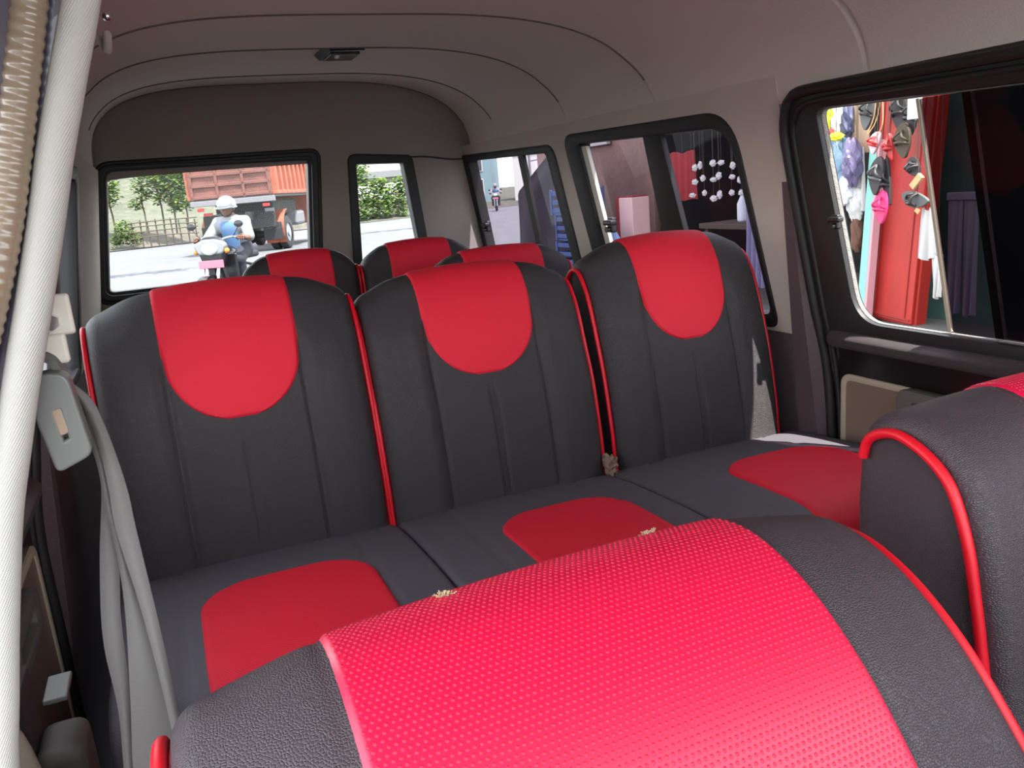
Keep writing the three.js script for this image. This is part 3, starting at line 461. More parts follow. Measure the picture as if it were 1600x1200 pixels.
{ // ground: road, verge, bank
  const g = new THREE.PlaneGeometry(160, 130, 1, 1); g.rotateX(-Math.PI / 2); const uv = g.attributes.uv; for (let i = 0; i < uv.count; i++) uv.setXY(i, uv.getX(i) * 40, uv.getY(i) * 32); g.translate(0, 0, -15); struct('road', g, M.asphalt, 'sunlit grey asphalt road');
  const h = (x, d) => { const s = 0.04 + 1.0 * sm(0.5, 5, d) + 3.6 * sm(4, 34, d) ; return s + 0.12 * Math.sin(x * 0.9 + d) * sm(1, 4, d); };
  const e = (x) => x < 1 ? -41.6 - 0.4 * x : -42 - 0.47 * x;
  const strip = (d0, d1, n) => grid(60, n, (a, b) => { const x = -40 + a * 90, d = d0 + (d1 - d0) * b; return V(x, h(x, d) * (x > 4 ? 0.25 + 0.75 * sm(16, 4, x) : 1), e(x) - d); }, (a, b) => [a * 22, b * (d1 - d0) / 4]);
  struct('verge', strip(-0.2, 3.2, 8), M.verge, 'pale dirt verge at the far road edge'); struct('hill', strip(3.2, 80, 40), M.bank, 'pale grassy bank beyond the fence');
}
function leaves(n, place, size, flat = 0.5) { // folded leaf blades
  const pos = [], nor = [], idx = [];
  for (let k = 0; k < n; k++) {
    const c = place(k), a = rnd() * 6.283, t = rr(-1, 1) * flat, L = size * rr(0.6, 1.3), d = V(Math.cos(a), t, Math.sin(a)).normalize(), s = V(-d.z, rr(-0.6, 0.6), d.x).normalize().multiplyScalar(L * 0.28), up = s.clone().cross(d).normalize();
    const o = pos.length / 3, q = [c, c.clone().addScaledVector(d, L * 0.5).add(s).addScaledVector(up, L * 0.08), c.clone().addScaledVector(d, L), c.clone().addScaledVector(d, L * 0.5).sub(s).addScaledVector(up, L * 0.08), c.clone().addScaledVector(d, L * 0.5)];
    for (const p of q) { pos.push(p.x, p.y, p.z); nor.push(up.x, up.y, up.z); }
    idx.push(o, o + 1, o + 4, o + 1, o + 2, o + 4, o + 2, o + 3, o + 4, o + 3, o, o + 4);
  }
  const g = new THREE.BufferGeometry(); g.setAttribute('position', new THREE.Float32BufferAttribute(pos, 3)); g.setAttribute('normal', new THREE.Float32BufferAttribute(nor, 3)); g.setAttribute('uv', new THREE.Float32BufferAttribute(new Float32Array(pos.length / 3 * 2), 2)); g.setIndex(idx); return g;
}
const ball = (c, r) => () => { const v = V(rr(-1, 1), rr(-1, 1), rr(-1, 1)); while (v.lengthSq() > 1) v.set(rr(-1, 1), rr(-1, 1), rr(-1, 1)); v.normalize().multiplyScalar(Math.pow(rnd(), 0.4)); return V(c[0] + v.x * r[0], c[1] + v.y * r[1], c[2] + v.z * r[2]); };
function tree(name, label, category, [x, y, z], trunk, clumps, n, size, group) {
  const t = thing(name, label, category, [x, y, z], 0, group);
  if (trunk) { const g = [tube([[0, -0.2, 0], [0.04, trunk * 0.5, 0], [-0.03, trunk, 0.02]], Math.max(0.035, trunk * 0.022), 12, 7)]; for (const [c] of clumps) g.push(tube([[0, trunk * 0.7, 0], [c[0] * 0.5, (trunk * 0.75 + c[1]) / 2, c[2] * 0.5], c], 0.022, 8, 5)); part('trunk', merge(g), M.bark, t); }
  const mats = [M.leafA, M.leafB, M.leafC, M.leafD], per = [0.4, 0.25, 0.25, 0.1];
  mats.forEach((m, k) => { const list = clumps.map(([c, r]) => leaves(Math.round(n * per[k] * r[0] * r[1] * 6), ball(c, r), size)); part('foliage', merge(list), m, t); });
  return t;
}
// wayside trees beyond the road, in the wide rear window
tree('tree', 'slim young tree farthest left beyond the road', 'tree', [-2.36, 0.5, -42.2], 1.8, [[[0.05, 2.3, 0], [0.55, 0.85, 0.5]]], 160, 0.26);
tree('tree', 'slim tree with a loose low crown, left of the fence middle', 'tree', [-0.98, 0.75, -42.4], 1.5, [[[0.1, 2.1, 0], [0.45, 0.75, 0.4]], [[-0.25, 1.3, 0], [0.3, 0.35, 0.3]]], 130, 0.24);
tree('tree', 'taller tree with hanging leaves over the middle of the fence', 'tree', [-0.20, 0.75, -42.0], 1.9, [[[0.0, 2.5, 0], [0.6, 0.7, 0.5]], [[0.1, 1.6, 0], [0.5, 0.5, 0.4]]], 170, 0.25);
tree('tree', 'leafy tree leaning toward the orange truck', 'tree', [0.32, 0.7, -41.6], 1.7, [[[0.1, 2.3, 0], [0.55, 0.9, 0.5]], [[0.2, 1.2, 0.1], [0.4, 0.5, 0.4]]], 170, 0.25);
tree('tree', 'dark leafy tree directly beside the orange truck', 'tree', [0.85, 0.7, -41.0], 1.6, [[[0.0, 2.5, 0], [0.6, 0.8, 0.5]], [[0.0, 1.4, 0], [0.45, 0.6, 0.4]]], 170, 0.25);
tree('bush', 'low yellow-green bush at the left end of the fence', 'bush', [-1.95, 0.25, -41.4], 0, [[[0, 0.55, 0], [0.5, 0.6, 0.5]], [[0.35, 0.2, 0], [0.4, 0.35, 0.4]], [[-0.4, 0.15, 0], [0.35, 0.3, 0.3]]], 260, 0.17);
// hedge-like bushes in the narrow rear window
const hz = (x) => -49.2 - 0.47 * (x - 11);
tree('bush', 'tall bright green bush at the left of the narrow rear window', 'bush', [10.6, 0.0, hz(10.6)], 0, [[[0, 1.6, 0], [1.1, 1.7, 1.0]], [[0.4, 3.0, -0.3], [0.8, 0.8, 0.7]], [[-0.3, 0.4, 0.5], [0.9, 0.5, 0.5]]], 130, 0.28);
tree('bush', 'rounded green bush in the middle of the narrow rear window', 'bush', [12.1, 0.0, hz(12.1)], 0, [[[0, 1.1, 0], [1.0, 1.3, 1.0]], [[0.3, 2.0, 0], [0.7, 0.6, 0.6]]], 150, 0.27);
tree('bush', 'lower green bush at the right of the narrow rear window', 'bush', [13.5, 0.0, hz(13.5)], 0, [[[0, 1.0, 0], [0.9, 1.1, 0.9]], [[0.4, 1.9, 0], [0.6, 0.7, 0.6]]], 150, 0.27);
// two roadside trees above the view whose shade falls across the road
tree('shade_tree', 'tall roadside tree over the left of the road, crown above the view', 'tree', [-4.6, 0, -19.6], 4.6, [[[1.6, 5.2, 0.2], [1.0, 0.5, 0.6]], [[3.6, 5.3, 0.2], [1.1, 0.5, 0.7]], [[5.0, 5.4, 0.4], [0.7, 0.4, 0.6]], [[0, 5.4, 0], [1.3, 1.0, 1.2]]], 60, 0.24);
tree('shade_tree', 'tall roadside tree over the right of the road, crown above the view', 'tree', [5.9, 0, -30.5], 5.2, [[[1.8, 5.8, 0.6], [2.0, 0.8, 0.9]], [[4.2, 5.8, 0.8], [1.8, 0.7, 0.8]]], 26, 0.3);
{ // fence
  const f = thing('fence', 'rough wooden post and rail fence along the far verge', 'fence', [-0.3, 0.25, -40.6]);
  for (let k = 0; k < 9; k++) { const x = -1.25 + k * 0.335; part('post', bar([x, -0.2, 0], [x + rr(-0.03, 0.03), 0.95 + rr(-0.08, 0.08), 0], 0.035, 6), M.wood, f); }
  for (const y of [0.25, 0.5, 0.72, 0.92]) part('rail', tube([[-1.4, y + rr(-0.04, 0.04), 0.05], [-0.4, y + rr(-0.03, 0.03), 0.05], [0.5, y + 0.03, 0.05], [1.55, y + rr(-0.03, 0.05), 0.05]], 0.028, 12, 6), M.wood, f);
}
function house(name, label, [x, y, z], turn, w, h, d, m, wins, roof) {
  const b = thing(name, label, 'building', [x, y, z], turn);
  part('wall', box(w, h, d, 0, h / 2, 0, 0.02), m, b);
  if (roof) part('roof', box(w * 1.06, roof, d * 1.1, 0, h + roof / 2, 0, 0.02), M.roofGrey, b); else part('parapet', box(w * 1.03, 0.25, d * 1.03, 0, h + 0.1, 0, 0.02), M.wallWhite, b);
  for (const [wx, wy, ww, wh] of wins) { const f = part('window', box(ww + 0.14, wh + 0.14, 0.1, wx, wy, d / 2, 0.01), M.wallWhite, b); part('pane', box(ww, wh, 0.08, wx, wy, d / 2 + 0.03, 0.005), M.window, f); }
  return b;
}
house('building', 'pale blue building with a white band behind the slim trees', [-2.6, 4.5, -92], 0, 7, 2.9, 5, M.wallBlue, [[-2, 1.3, 0.9, 1], [0.2, 1.3, 0.9, 1], [2.2, 1.3, 0.9, 1]]);
const canopyHouse = house('building', 'white building with a grey canopy above the bushes', [19.5, 2.5, -70], -0.3, 9, 3.4, 6, M.wallWhite, [[-3, 2.2, 0.8, 1], [-1, 2.2, 0.8, 1], [1, 2.2, 0.8, 1], [3, 2.2, 0.8, 1]]);
part('canopy', box(9.6, 0.55, 2.2, 0, 0.62, 3.6, 0.03), M.roofGrey, canopyHouse, 'grey canopy');
house('building', 'teal building at the far end of the street', [23.6, 0, -64], -0.5, 4, 4.6, 5, M.wallTeal, [[-0.9, 3.2, 0.8, 1], [0.9, 3.2, 0.8, 1], [-0.9, 1.2, 0.8, 1.2], [0.9, 1.2, 0.8, 1.6]], 0.2);
house('building', 'white shop row along the right of the street', [31.0, 0, -56], -0.7, 12, 4.2, 5, M.wallWhite, [[-3, 1.2, 1.4, 1.8], [-0.6, 1.2, 1.4, 1.8], [1.8, 1.2, 1.4, 1.8], [3.6, 2.6, 0.8, 0.8]], 0.25);
{ // dump truck, seen from behind and to its right
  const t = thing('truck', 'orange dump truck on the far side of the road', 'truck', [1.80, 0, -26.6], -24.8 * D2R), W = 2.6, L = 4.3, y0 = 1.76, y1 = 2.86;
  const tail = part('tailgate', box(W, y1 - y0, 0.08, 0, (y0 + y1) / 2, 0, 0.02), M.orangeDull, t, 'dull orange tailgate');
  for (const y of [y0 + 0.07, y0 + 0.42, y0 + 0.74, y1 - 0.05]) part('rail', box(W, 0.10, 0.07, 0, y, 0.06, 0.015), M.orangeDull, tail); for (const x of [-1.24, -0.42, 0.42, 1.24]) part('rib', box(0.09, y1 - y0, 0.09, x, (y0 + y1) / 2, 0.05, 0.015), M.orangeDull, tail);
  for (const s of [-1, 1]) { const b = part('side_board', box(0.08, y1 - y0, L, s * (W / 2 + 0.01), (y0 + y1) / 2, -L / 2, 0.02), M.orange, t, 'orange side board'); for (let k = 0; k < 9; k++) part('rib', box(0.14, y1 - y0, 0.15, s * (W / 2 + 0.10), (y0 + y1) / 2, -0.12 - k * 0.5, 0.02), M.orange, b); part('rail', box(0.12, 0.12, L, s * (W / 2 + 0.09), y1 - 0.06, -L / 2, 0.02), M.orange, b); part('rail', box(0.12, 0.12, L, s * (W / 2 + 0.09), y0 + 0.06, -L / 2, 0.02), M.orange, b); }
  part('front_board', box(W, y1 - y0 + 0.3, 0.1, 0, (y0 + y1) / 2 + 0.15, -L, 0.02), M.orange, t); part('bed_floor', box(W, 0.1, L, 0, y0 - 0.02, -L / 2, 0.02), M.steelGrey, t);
  part('load', (() => { const g = grid(24, 30, (a, b) => V((a - 0.5) * W * 0.97, y0 + 0.6 + 0.35 * Math.sin(a * Math.PI) * Math.sin(b * Math.PI) + 0.04 * pnoise(a, b, 12, 5), -0.08 - b * (L - 0.2))); return g; })(), M.verge, t);
  const sub = part('rear_beam', box(W + 0.1, 0.17, 0.14, 0, y0 - 0.12, 0.02, 0.02), M.steelGrey, t, 'grey rear beam'); part('lamp', box(0.22, 0.10, 0.05, -1.05, y0 - 0.30, 0.05, 0.02), M.redLamp, sub); part('lamp', box(0.22, 0.10, 0.05, 1.05, y0 - 0.30, 0.05, 0.02), M.redLamp, sub);
  for (const s of [-1, 1]) part('chassis_rail', box(0.14, 0.28, 6.6, s * 0.45, 1.15, -3.1, 0.02), M.dark, t);
  part('axle', merge([bar([-1.1, 0.52, -1.15], [1.1, 0.52, -1.15], 0.12, 10), new THREE.SphereGeometry(0.27, 14, 10).translate(0, 0.52, -1.15)]), M.dark, t); part('crossmember', box(2.3, 0.5, 0.2, 0, 1.0, -0.35, 0.03), M.dark, t); part('subframe', box(1.9, 0.5, 2.6, 0, 1.35, -2.2, 0.05), M.dark, t);
  const wheel = (x, z) => { const w = part('wheel', new THREE.LatheGeometry([[0.30, -0.13], [0.47, -0.13], [0.53, -0.09], [0.53, 0.09], [0.47, 0.13], [0.30, 0.13]].map(([a, b]) => new THREE.Vector2(a, b)), 36).rotateZ(Math.PI / 2).translate(x, 0.53, z), M.tyre, t); part('rim', merge([new THREE.CylinderGeometry(0.31, 0.31, 0.2, 24).rotateZ(Math.PI / 2).translate(x, 0.53, z), new THREE.CylinderGeometry(0.12, 0.14, 0.3, 14).rotateZ(Math.PI / 2).translate(x, 0.53, z)]), M.rim, w); };
  for (const s of [-1, 1]) { wheel(s * 0.86, -1.15); wheel(s * 1.17, -1.15); wheel(s * 1.08, -5.2); part('mudguard', (() => { const g = new THREE.CylinderGeometry(0.66, 0.66, 0.66, 24, 1, true, -Math.PI * 0.1, Math.PI * 0.7); g.rotateZ(Math.PI / 2).rotateX(Math.PI * 0.1); g.translate(s * 1.02, 0.62, -1.15); return g; })(), M.orange, t); part('mud_flap', box(0.62, 0.55, 0.03, s * 1.0, 0.62, -0.42, 0.01), M.dark, t); part('reflector', box(0.30, 0.30, 0.04, s * 1.0, 1.2, -0.36, 0.01), s > 0 ? M.white : M.redLamp, t); }
  part('fuel_tank', box(0.5, 0.5, 0.9, 1.0, 0.95, -3.0, 0.12), M.steelGrey, t);
  const cab = part('cab', (() => { const s = roundPoly([[-4.6, 0.75, 0.05], [-4.6, 2.75, 0.15], [-6.1, 2.75, 0.2], [-6.45, 1.7, 0.1], [-6.5, 0.75, 0.08]]); const g = extrude(s, 2.36, 0.05, 3); g.rotateY(-Math.PI / 2); g.translate(1.13, 0, 0); return g; })(), M.orange, t); 
  part('rear_window', box(1.2, 0.5, 0.04, 0, 2.25, -4.6, 0.01), M.window, cab); part('side_window', box(0.04, 0.6, 0.9, 1.19, 2.2, -5.4, 0.01), M.window, cab); part('side_window', box(0.04, 0.6, 0.9, -1.19, 2.2, -5.4, 0.01), M.window, cab);
}
// ---- motorcycle and rider
function makeBike(label) {
  const t = thing('motorcycle', label, 'motorcycle', [0.27, 0, -10.36], -31 * D2R);
  const wheel = (z) => { const w = part('wheel', new THREE.TorusGeometry(0.255, 0.045, 12, 40).rotateY(Math.PI / 2).translate(0, 0.30, z), M.tyre, t); const g = [new THREE.CylinderGeometry(0.05, 0.05, 0.1, 12).rotateZ(Math.PI / 2).translate(0, 0.30, z), new THREE.TorusGeometry(0.215, 0.014, 8, 32).rotateY(Math.PI / 2).translate(0, 0.30, z)]; for (let k = 0; k < 6; k++) { const a = k * Math.PI / 3; g.push(bar([0, 0.30, z], [0, 0.30 + 0.21 * Math.sin(a), z + 0.21 * Math.cos(a)], 0.010, 6)); } part('rim', merge(g), M.rim, w); };
  wheel(0.64); wheel(-0.62);
  part('fork', merge([bar([0.075, 0.30, 0.64], [0.075, 0.95, 0.36], 0.022), bar([-0.075, 0.30, 0.64], [-0.075, 0.95, 0.36], 0.022)]), M.chrome, t);
  part('front_mudguard', (() => { const g = new THREE.CylinderGeometry(0.315, 0.315, 0.12, 24, 1, true, -Math.PI * 0.55, Math.PI * 0.9); g.rotateZ(Math.PI / 2).rotateX(-Math.PI * 0.45); g.translate(0, 0.30, 0.64); return g; })(), M.blackGloss, t);
  const fa = part('front_fairing', (() => { const s = roundPoly([[-0.10, 0.70, 0.04], [0.10, 0.70, 0.04], [0.17, 0.96, 0.05], [0.08, 1.06, 0.04], [-0.08, 1.06, 0.04], [-0.17, 0.96, 0.05]]); const g = extrude(s, 0.13, 0.03, 4); g.translate(0, 0, 0.36); return g; })(), M.blackGloss, t, 'dark front fairing'); part('nose_cowl', (() => { const s = roundPoly([[-0.15, 0.885, 0.03], [0.15, 0.885, 0.03], [0.20, 0.98, 0.03], [0.08, 1.03, 0.03], [-0.08, 1.03, 0.03], [-0.20, 0.98, 0.03]]); const g = extrude(s, 0.08, 0.025, 4); g.translate(0, 0, 0.43); return g; })(), M.white, fa, 'white nose cowl');
  part('headlight', new THREE.SphereGeometry(0.085, 18, 12).scale(1.3, 0.9, 0.5).translate(0, 0.93, 0.49), M.lens, fa);
  part('number_plate', box(0.34, 0.10, 0.012, 0, 0.74, 0.50, 0.01), M.pink, t, 'pale red number plate'); part('leg_shield', merge([box(0.16, 0.46, 0.04, 0.16, 0.62, 0.25, 0.02), box(0.16, 0.46, 0.04, -0.16, 0.62, 0.25, 0.02)]), M.blackGloss, t);
  part('handlebar', tube([[-0.36, 1.02, 0.16], [-0.2, 1.06, 0.24], [0, 1.02, 0.34], [0.2, 1.06, 0.24], [0.36, 1.02, 0.16]], 0.013, 30, 8), M.chrome, t); for (const s of [-1, 1]) { part('grip', bar([s * 0.25, 1.047, 0.215], [s * 0.37, 1.018, 0.155], 0.018), M.tyre, t); const m = part('mirror', merge([bar([s * 0.22, 1.05, 0.25], [s * 0.33, 1.20, 0.25], 0.007, 6), new THREE.SphereGeometry(0.06, 14, 10).scale(1.1, 0.75, 0.3).translate(s * 0.33, 1.22, 0.25)]), M.blackGloss, t); part('mirror_glass', new THREE.SphereGeometry(0.05, 14, 10).scale(1.1, 0.75, 0.15).translate(s * 0.33, 1.22, 0.232), M.lens, m); part('indicator', new THREE.SphereGeometry(0.035, 10, 8).translate(s * 0.21, 0.90, 0.44), mat({ color: 0xd07a2a, roughness: 0.3 }), t); }
  part('fuel_tank', new THREE.SphereGeometry(0.2, 20, 14).scale(0.7, 0.55, 1.15).translate(0, 0.84, 0.08), M.blackGloss, t); part('seat', box(0.26, 0.09, 0.66, 0, 0.78, -0.34, 0.04), M.tyre, t); part('engine', merge([box(0.26, 0.28, 0.3, 0, 0.44, 0.05, 0.05), new THREE.CylinderGeometry(0.09, 0.1, 0.22, 16).rotateX(0.5).translate(0, 0.62, 0.14)]), M.steelGrey, t); part('frame', merge([bar([0, 0.88, 0.34], [0, 0.36, 0.16], 0.022), bar([0, 0.75, 0.0], [0, 0.62, -0.7], 0.02), bar([0.09, 0.40, 0], [0.09, 0.30, -0.62], 0.02), bar([-0.09, 0.40, 0], [-0.09, 0.30, -0.62], 0.02)]), M.dark, t); part('exhaust', bar([0.16, 0.34, 0.1], [0.18, 0.38, -0.75], 0.045, 12), M.chrome, t); part('footrest', bar([-0.28, 0.34, 0.02], [0.28, 0.34, 0.02], 0.014), M.dark, t);
  return t;
}
function field(bones, center, half, res, k = 0.03, grow_ = 0, cut) { // smooth union of tapered capsules, meshed
  const mc = new MarchingCubes(res, undefined, false, false, 120000); mc.isolation = 0;
  const B = bones.map(([a, b, r1, r2, kk]) => ({ a: V(...a), d: V(...b).sub(V(...a)), r1, r2, kk: kk ?? k })); for (const b of B) b.l2 = Math.max(1e-9, b.d.lengthSq());
  const h = res / 2, p = V(0, 0, 0);
  for (let z = 0; z < res; z++) for (let y = 0; y < res; y++) for (let x = 0; x < res; x++) {
    p.set((x - h) / h * half + center[0], (y - h) / h * half + center[1], (z - h) / h * half + center[2]); let s = 1;
    for (const b of B) { const qx = p.x - b.a.x, qy = p.y - b.a.y, qz = p.z - b.a.z, t = Math.min(1, Math.max(0, (qx * b.d.x + qy * b.d.y + qz * b.d.z) / b.l2)), dx = qx - b.d.x * t, dy = qy - b.d.y * t, dz = qz - b.d.z * t, d = Math.sqrt(dx * dx + dy * dy + dz * dz) - (b.r1 + (b.r2 - b.r1) * t) - grow_; const w = Math.max(0, b.kk - Math.abs(s - d)) / b.kk; s = Math.min(s, d) - w * w * b.kk * 0.25; }
    if (cut) s = Math.max(s, cut(p)); mc.field[z * res * res + y * res + x] = -s;
  }
  mc.update(); const n = mc.count, g = new THREE.BufferGeometry(), P = mc.positionArray.slice(0, n * 3);
  for (let i = 0; i < n; i++) for (let c = 0; c < 3; c++) P[i * 3 + c] = P[i * 3 + c] * half + center[c];
  g.setAttribute('position', new THREE.BufferAttribute(P, 3)); let m = mergeVertices(g, 1e-5); m.computeVertexNormals(); m.setAttribute('uv', new THREE.BufferAttribute(new Float32Array(m.attributes.position.count * 2), 2)); return m;
}
function makeRider(label) {
  const t = thing('person', label, 'person', [0.27, 0, -10.36], -31 * D2R);
  const hip = [0, 0.88, -0.32], chest = [0, 1.20, -0.24], neck = [0, 1.32, -0.21], head = [0.0, 1.43, -0.17];
  const sh = (s) => [s * 0.185, 1.235, -0.23], el = (s) => [s * 0.30, 1.02, -0.08], wr = (s) => [s * 0.315, 1.035, 0.12], kn = (s) => [s * 0.19, 0.76, 0.10], an = (s) => [s * 0.17, 0.40, -0.02];
  const torso = [[hip, [0, 1.02, -0.29], 0.15, 0.135], [[0, 1.02, -0.29], chest, 0.135, 0.15], [[-0.10, 1.20, -0.24], [0.10, 1.20, -0.24], 0.115, 0.115], ...[-1, 1].map((s) => [[s * 0.10, 1.225, -0.235], sh(s), 0.08, 0.065])];
  const arms = [-1, 1].flatMap((s) => [[sh(s), el(s), 0.056, 0.044], [el(s), wr(s), 0.042, 0.029]]);
  const legs = [-1, 1].flatMap((s) => [[[s * 0.09, 0.86, -0.30], kn(s), 0.09, 0.062], [kn(s), an(s), 0.058, 0.040], [[s * 0.17, 0.36, -0.06], [s * 0.175, 0.345, 0.12], 0.038, 0.030]]);
  const headB = [[neck, [0, 1.38, -0.19], 0.055, 0.055], [[0, 1.46, -0.185], [0, 1.42, -0.15], 0.098, 0.085], [[0, 1.37, -0.115], [0, 1.365, -0.11], 0.045, 0.045], [[0, 1.44, -0.075], [0, 1.41, -0.058], 0.012, 0.017, 0.015], [[-0.022, 1.385, -0.072], [0.022, 1.385, -0.072], 0.009, 0.009, 0.012], [[-0.035, 1.455, -0.078], [-0.03, 1.455, -0.078], 0.012, 0.012, 0.01], [[0.035, 1.455, -0.078], [0.03, 1.455, -0.078], 0.012, 0.012, 0.01], [[-0.095, 1.43, -0.16], [-0.097, 1.40, -0.16], 0.018, 0.012, 0.012], [[0.095, 1.43, -0.16], [0.097, 1.40, -0.16], 0.018, 0.012, 0.012]];
  const hand = (s) => { const f = [[wr(s), [s * 0.312, 1.055, 0.165], 0.028, 0.034, 0.02]]; for (let k = 0; k < 4; k++) { const q = (k - 1.5) * 0.021, L = [0.9, 1, 0.96, 0.8][k], bx = s * (0.312 + q), by = 1.053 - q * 0.25, bz = 0.190 - q * 0.45; f.push([[bx, by, bz - 0.01], [bx, by + 0.006, bz + 0.026 * L], 0.0095, 0.009, 0.008], [[bx, by + 0.006, bz + 0.026 * L], [bx, by - 0.024 * L, bz + 0.034 * L], 0.009, 0.008, 0.006], [[bx, by - 0.024 * L, bz + 0.034 * L], [bx, by - 0.036 * L, bz + 0.012], 0.008, 0.0075, 0.006]); } f.push([[s * 0.285, 1.045, 0.17], [s * 0.265, 1.028, 0.20], 0.013, 0.011, 0.01], [[s * 0.265, 1.028, 0.20], [s * 0.275, 1.012, 0.222], 0.011, 0.009, 0.008]); return field(f, [s * 0.312, 1.04, 0.17], 0.09, 54, 0.012); };
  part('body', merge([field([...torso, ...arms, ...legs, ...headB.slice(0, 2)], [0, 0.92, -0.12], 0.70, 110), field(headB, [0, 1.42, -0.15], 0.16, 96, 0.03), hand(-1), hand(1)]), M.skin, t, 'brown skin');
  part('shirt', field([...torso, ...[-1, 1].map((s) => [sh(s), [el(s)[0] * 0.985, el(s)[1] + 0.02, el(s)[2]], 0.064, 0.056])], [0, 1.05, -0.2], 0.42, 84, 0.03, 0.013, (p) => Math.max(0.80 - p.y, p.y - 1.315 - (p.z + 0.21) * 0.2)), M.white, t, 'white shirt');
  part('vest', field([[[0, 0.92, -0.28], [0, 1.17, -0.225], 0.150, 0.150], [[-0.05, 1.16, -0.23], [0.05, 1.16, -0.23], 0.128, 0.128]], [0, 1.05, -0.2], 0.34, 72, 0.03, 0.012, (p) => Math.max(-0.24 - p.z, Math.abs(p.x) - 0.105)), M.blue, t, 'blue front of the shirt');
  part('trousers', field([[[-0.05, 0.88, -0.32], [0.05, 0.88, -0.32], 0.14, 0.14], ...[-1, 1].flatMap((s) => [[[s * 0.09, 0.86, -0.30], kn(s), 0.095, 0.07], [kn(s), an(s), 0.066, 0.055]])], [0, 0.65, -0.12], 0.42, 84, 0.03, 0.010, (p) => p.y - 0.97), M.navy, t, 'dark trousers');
  part('shoe', merge([-1, 1].map((s) => { const g = box(0.09, 0.07, 0.25, s * 0.172, 0.335, 0.03, 0.03); return g; })), M.tyre, t);
  const hl = part('helmet', (() => { const g = new THREE.SphereGeometry(0.138, 32, 20, 0, Math.PI * 2, 0, Math.PI * 0.56); g.scale(0.9, 0.96, 1.02); const q = g.clone(); q.scale(0.9, 0.9, 0.9); const v = new THREE.TorusGeometry(0.138, 0.010, 8, 40).rotateX(Math.PI / 2).scale(0.89, 1, 1.0).translate(0, -0.024, 0); const m = merge([g, q, v]); m.rotateX(0.08); m.translate(0, 1.455, -0.165); return m; })(), M.helmet, t, 'silver-white open helmet');
  part('peak', (() => { const s = new THREE.Shape(); s.absarc(0, 0, 0.16, Math.PI * 0.2, Math.PI * 0.8); s.absarc(0, 0, 0.11, Math.PI * 0.8, Math.PI * 0.2, true); const g = extrude(s, 0.012, 0.003); g.rotateX(Math.PI / 2 + 0.2); g.translate(0, 1.455, -0.15); return g; })(), M.helmet, hl); part('chin_strap', tube([[-0.105, 1.42, -0.16], [-0.06, 1.335, -0.12], [0, 1.315, -0.10], [0.06, 1.335, -0.12], [0.105, 1.42, -0.16]], 0.006, 20, 6), M.tyre, hl);
  return t;
}
const bike = makeBike('dark motorcycle with a white nose in the wide rear window'), rider = makeRider('rider in a silver-white helmet and blue-fronted white shirt, coming nearer');
copyOf(bike, 'small distant motorcycle seen through the rear quarter window', undefined, [18.0, 0, -44.9], -24 * D2R);
copyOf(rider, 'tiny distant rider seen through the rear quarter window', undefined, [18.0, 0, -44.9], -24 * D2R);

// ---- the stalls beside the right of the vehicle (x = 3.3 and beyond)
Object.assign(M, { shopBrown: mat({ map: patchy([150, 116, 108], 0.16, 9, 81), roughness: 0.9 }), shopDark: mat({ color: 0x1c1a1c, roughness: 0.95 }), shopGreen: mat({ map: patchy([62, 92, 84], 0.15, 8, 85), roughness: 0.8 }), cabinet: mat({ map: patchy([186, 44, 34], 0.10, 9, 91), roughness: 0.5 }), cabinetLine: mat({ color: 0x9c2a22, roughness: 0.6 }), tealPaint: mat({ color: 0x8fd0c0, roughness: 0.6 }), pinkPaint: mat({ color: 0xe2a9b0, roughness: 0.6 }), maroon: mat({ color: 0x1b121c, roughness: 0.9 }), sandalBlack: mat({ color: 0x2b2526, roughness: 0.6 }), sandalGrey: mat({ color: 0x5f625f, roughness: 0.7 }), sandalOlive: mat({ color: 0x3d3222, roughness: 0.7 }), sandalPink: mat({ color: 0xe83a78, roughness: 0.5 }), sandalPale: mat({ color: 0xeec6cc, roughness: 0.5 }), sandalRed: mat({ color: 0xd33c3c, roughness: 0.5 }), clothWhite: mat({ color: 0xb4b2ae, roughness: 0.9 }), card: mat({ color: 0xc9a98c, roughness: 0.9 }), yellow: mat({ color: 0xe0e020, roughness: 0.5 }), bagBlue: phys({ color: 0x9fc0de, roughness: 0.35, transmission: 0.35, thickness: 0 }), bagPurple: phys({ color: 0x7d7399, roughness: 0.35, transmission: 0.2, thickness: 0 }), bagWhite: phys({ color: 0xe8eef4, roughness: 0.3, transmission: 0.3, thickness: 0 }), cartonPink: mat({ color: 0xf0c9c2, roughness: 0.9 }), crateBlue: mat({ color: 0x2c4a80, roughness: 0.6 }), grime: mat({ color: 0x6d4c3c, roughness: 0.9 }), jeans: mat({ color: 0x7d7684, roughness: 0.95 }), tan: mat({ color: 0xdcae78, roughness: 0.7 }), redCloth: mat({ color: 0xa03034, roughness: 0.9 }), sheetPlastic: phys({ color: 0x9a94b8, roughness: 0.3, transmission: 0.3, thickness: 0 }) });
for (const k of ['shopBrown', 'shopGreen', 'cabinet', 'cabinetLine', 'tealPaint', 'pinkPaint', 'sandalGrey', 'sandalPink', 'sandalPale', 'sandalRed', 'card', 'yellow', 'bagBlue', 'bagPurple', 'cartonPink', 'crateBlue', 'grime', 'jeans', 'tan', 'redCloth', 'sheetPlastic']) M[k].color.multiplyScalar(0.7);
struct('pavement', box(5.6, 0.3, 16, 6.1, 0.12, -5.0, 0.03), M.pavement, 'raised pavement before the stalls');
struct('stall_wall', box(0.15, 3.2, 3.0, 4.62, 1.85, -8.1, 0.02), M.shopBrown, 'brownish stall wall');
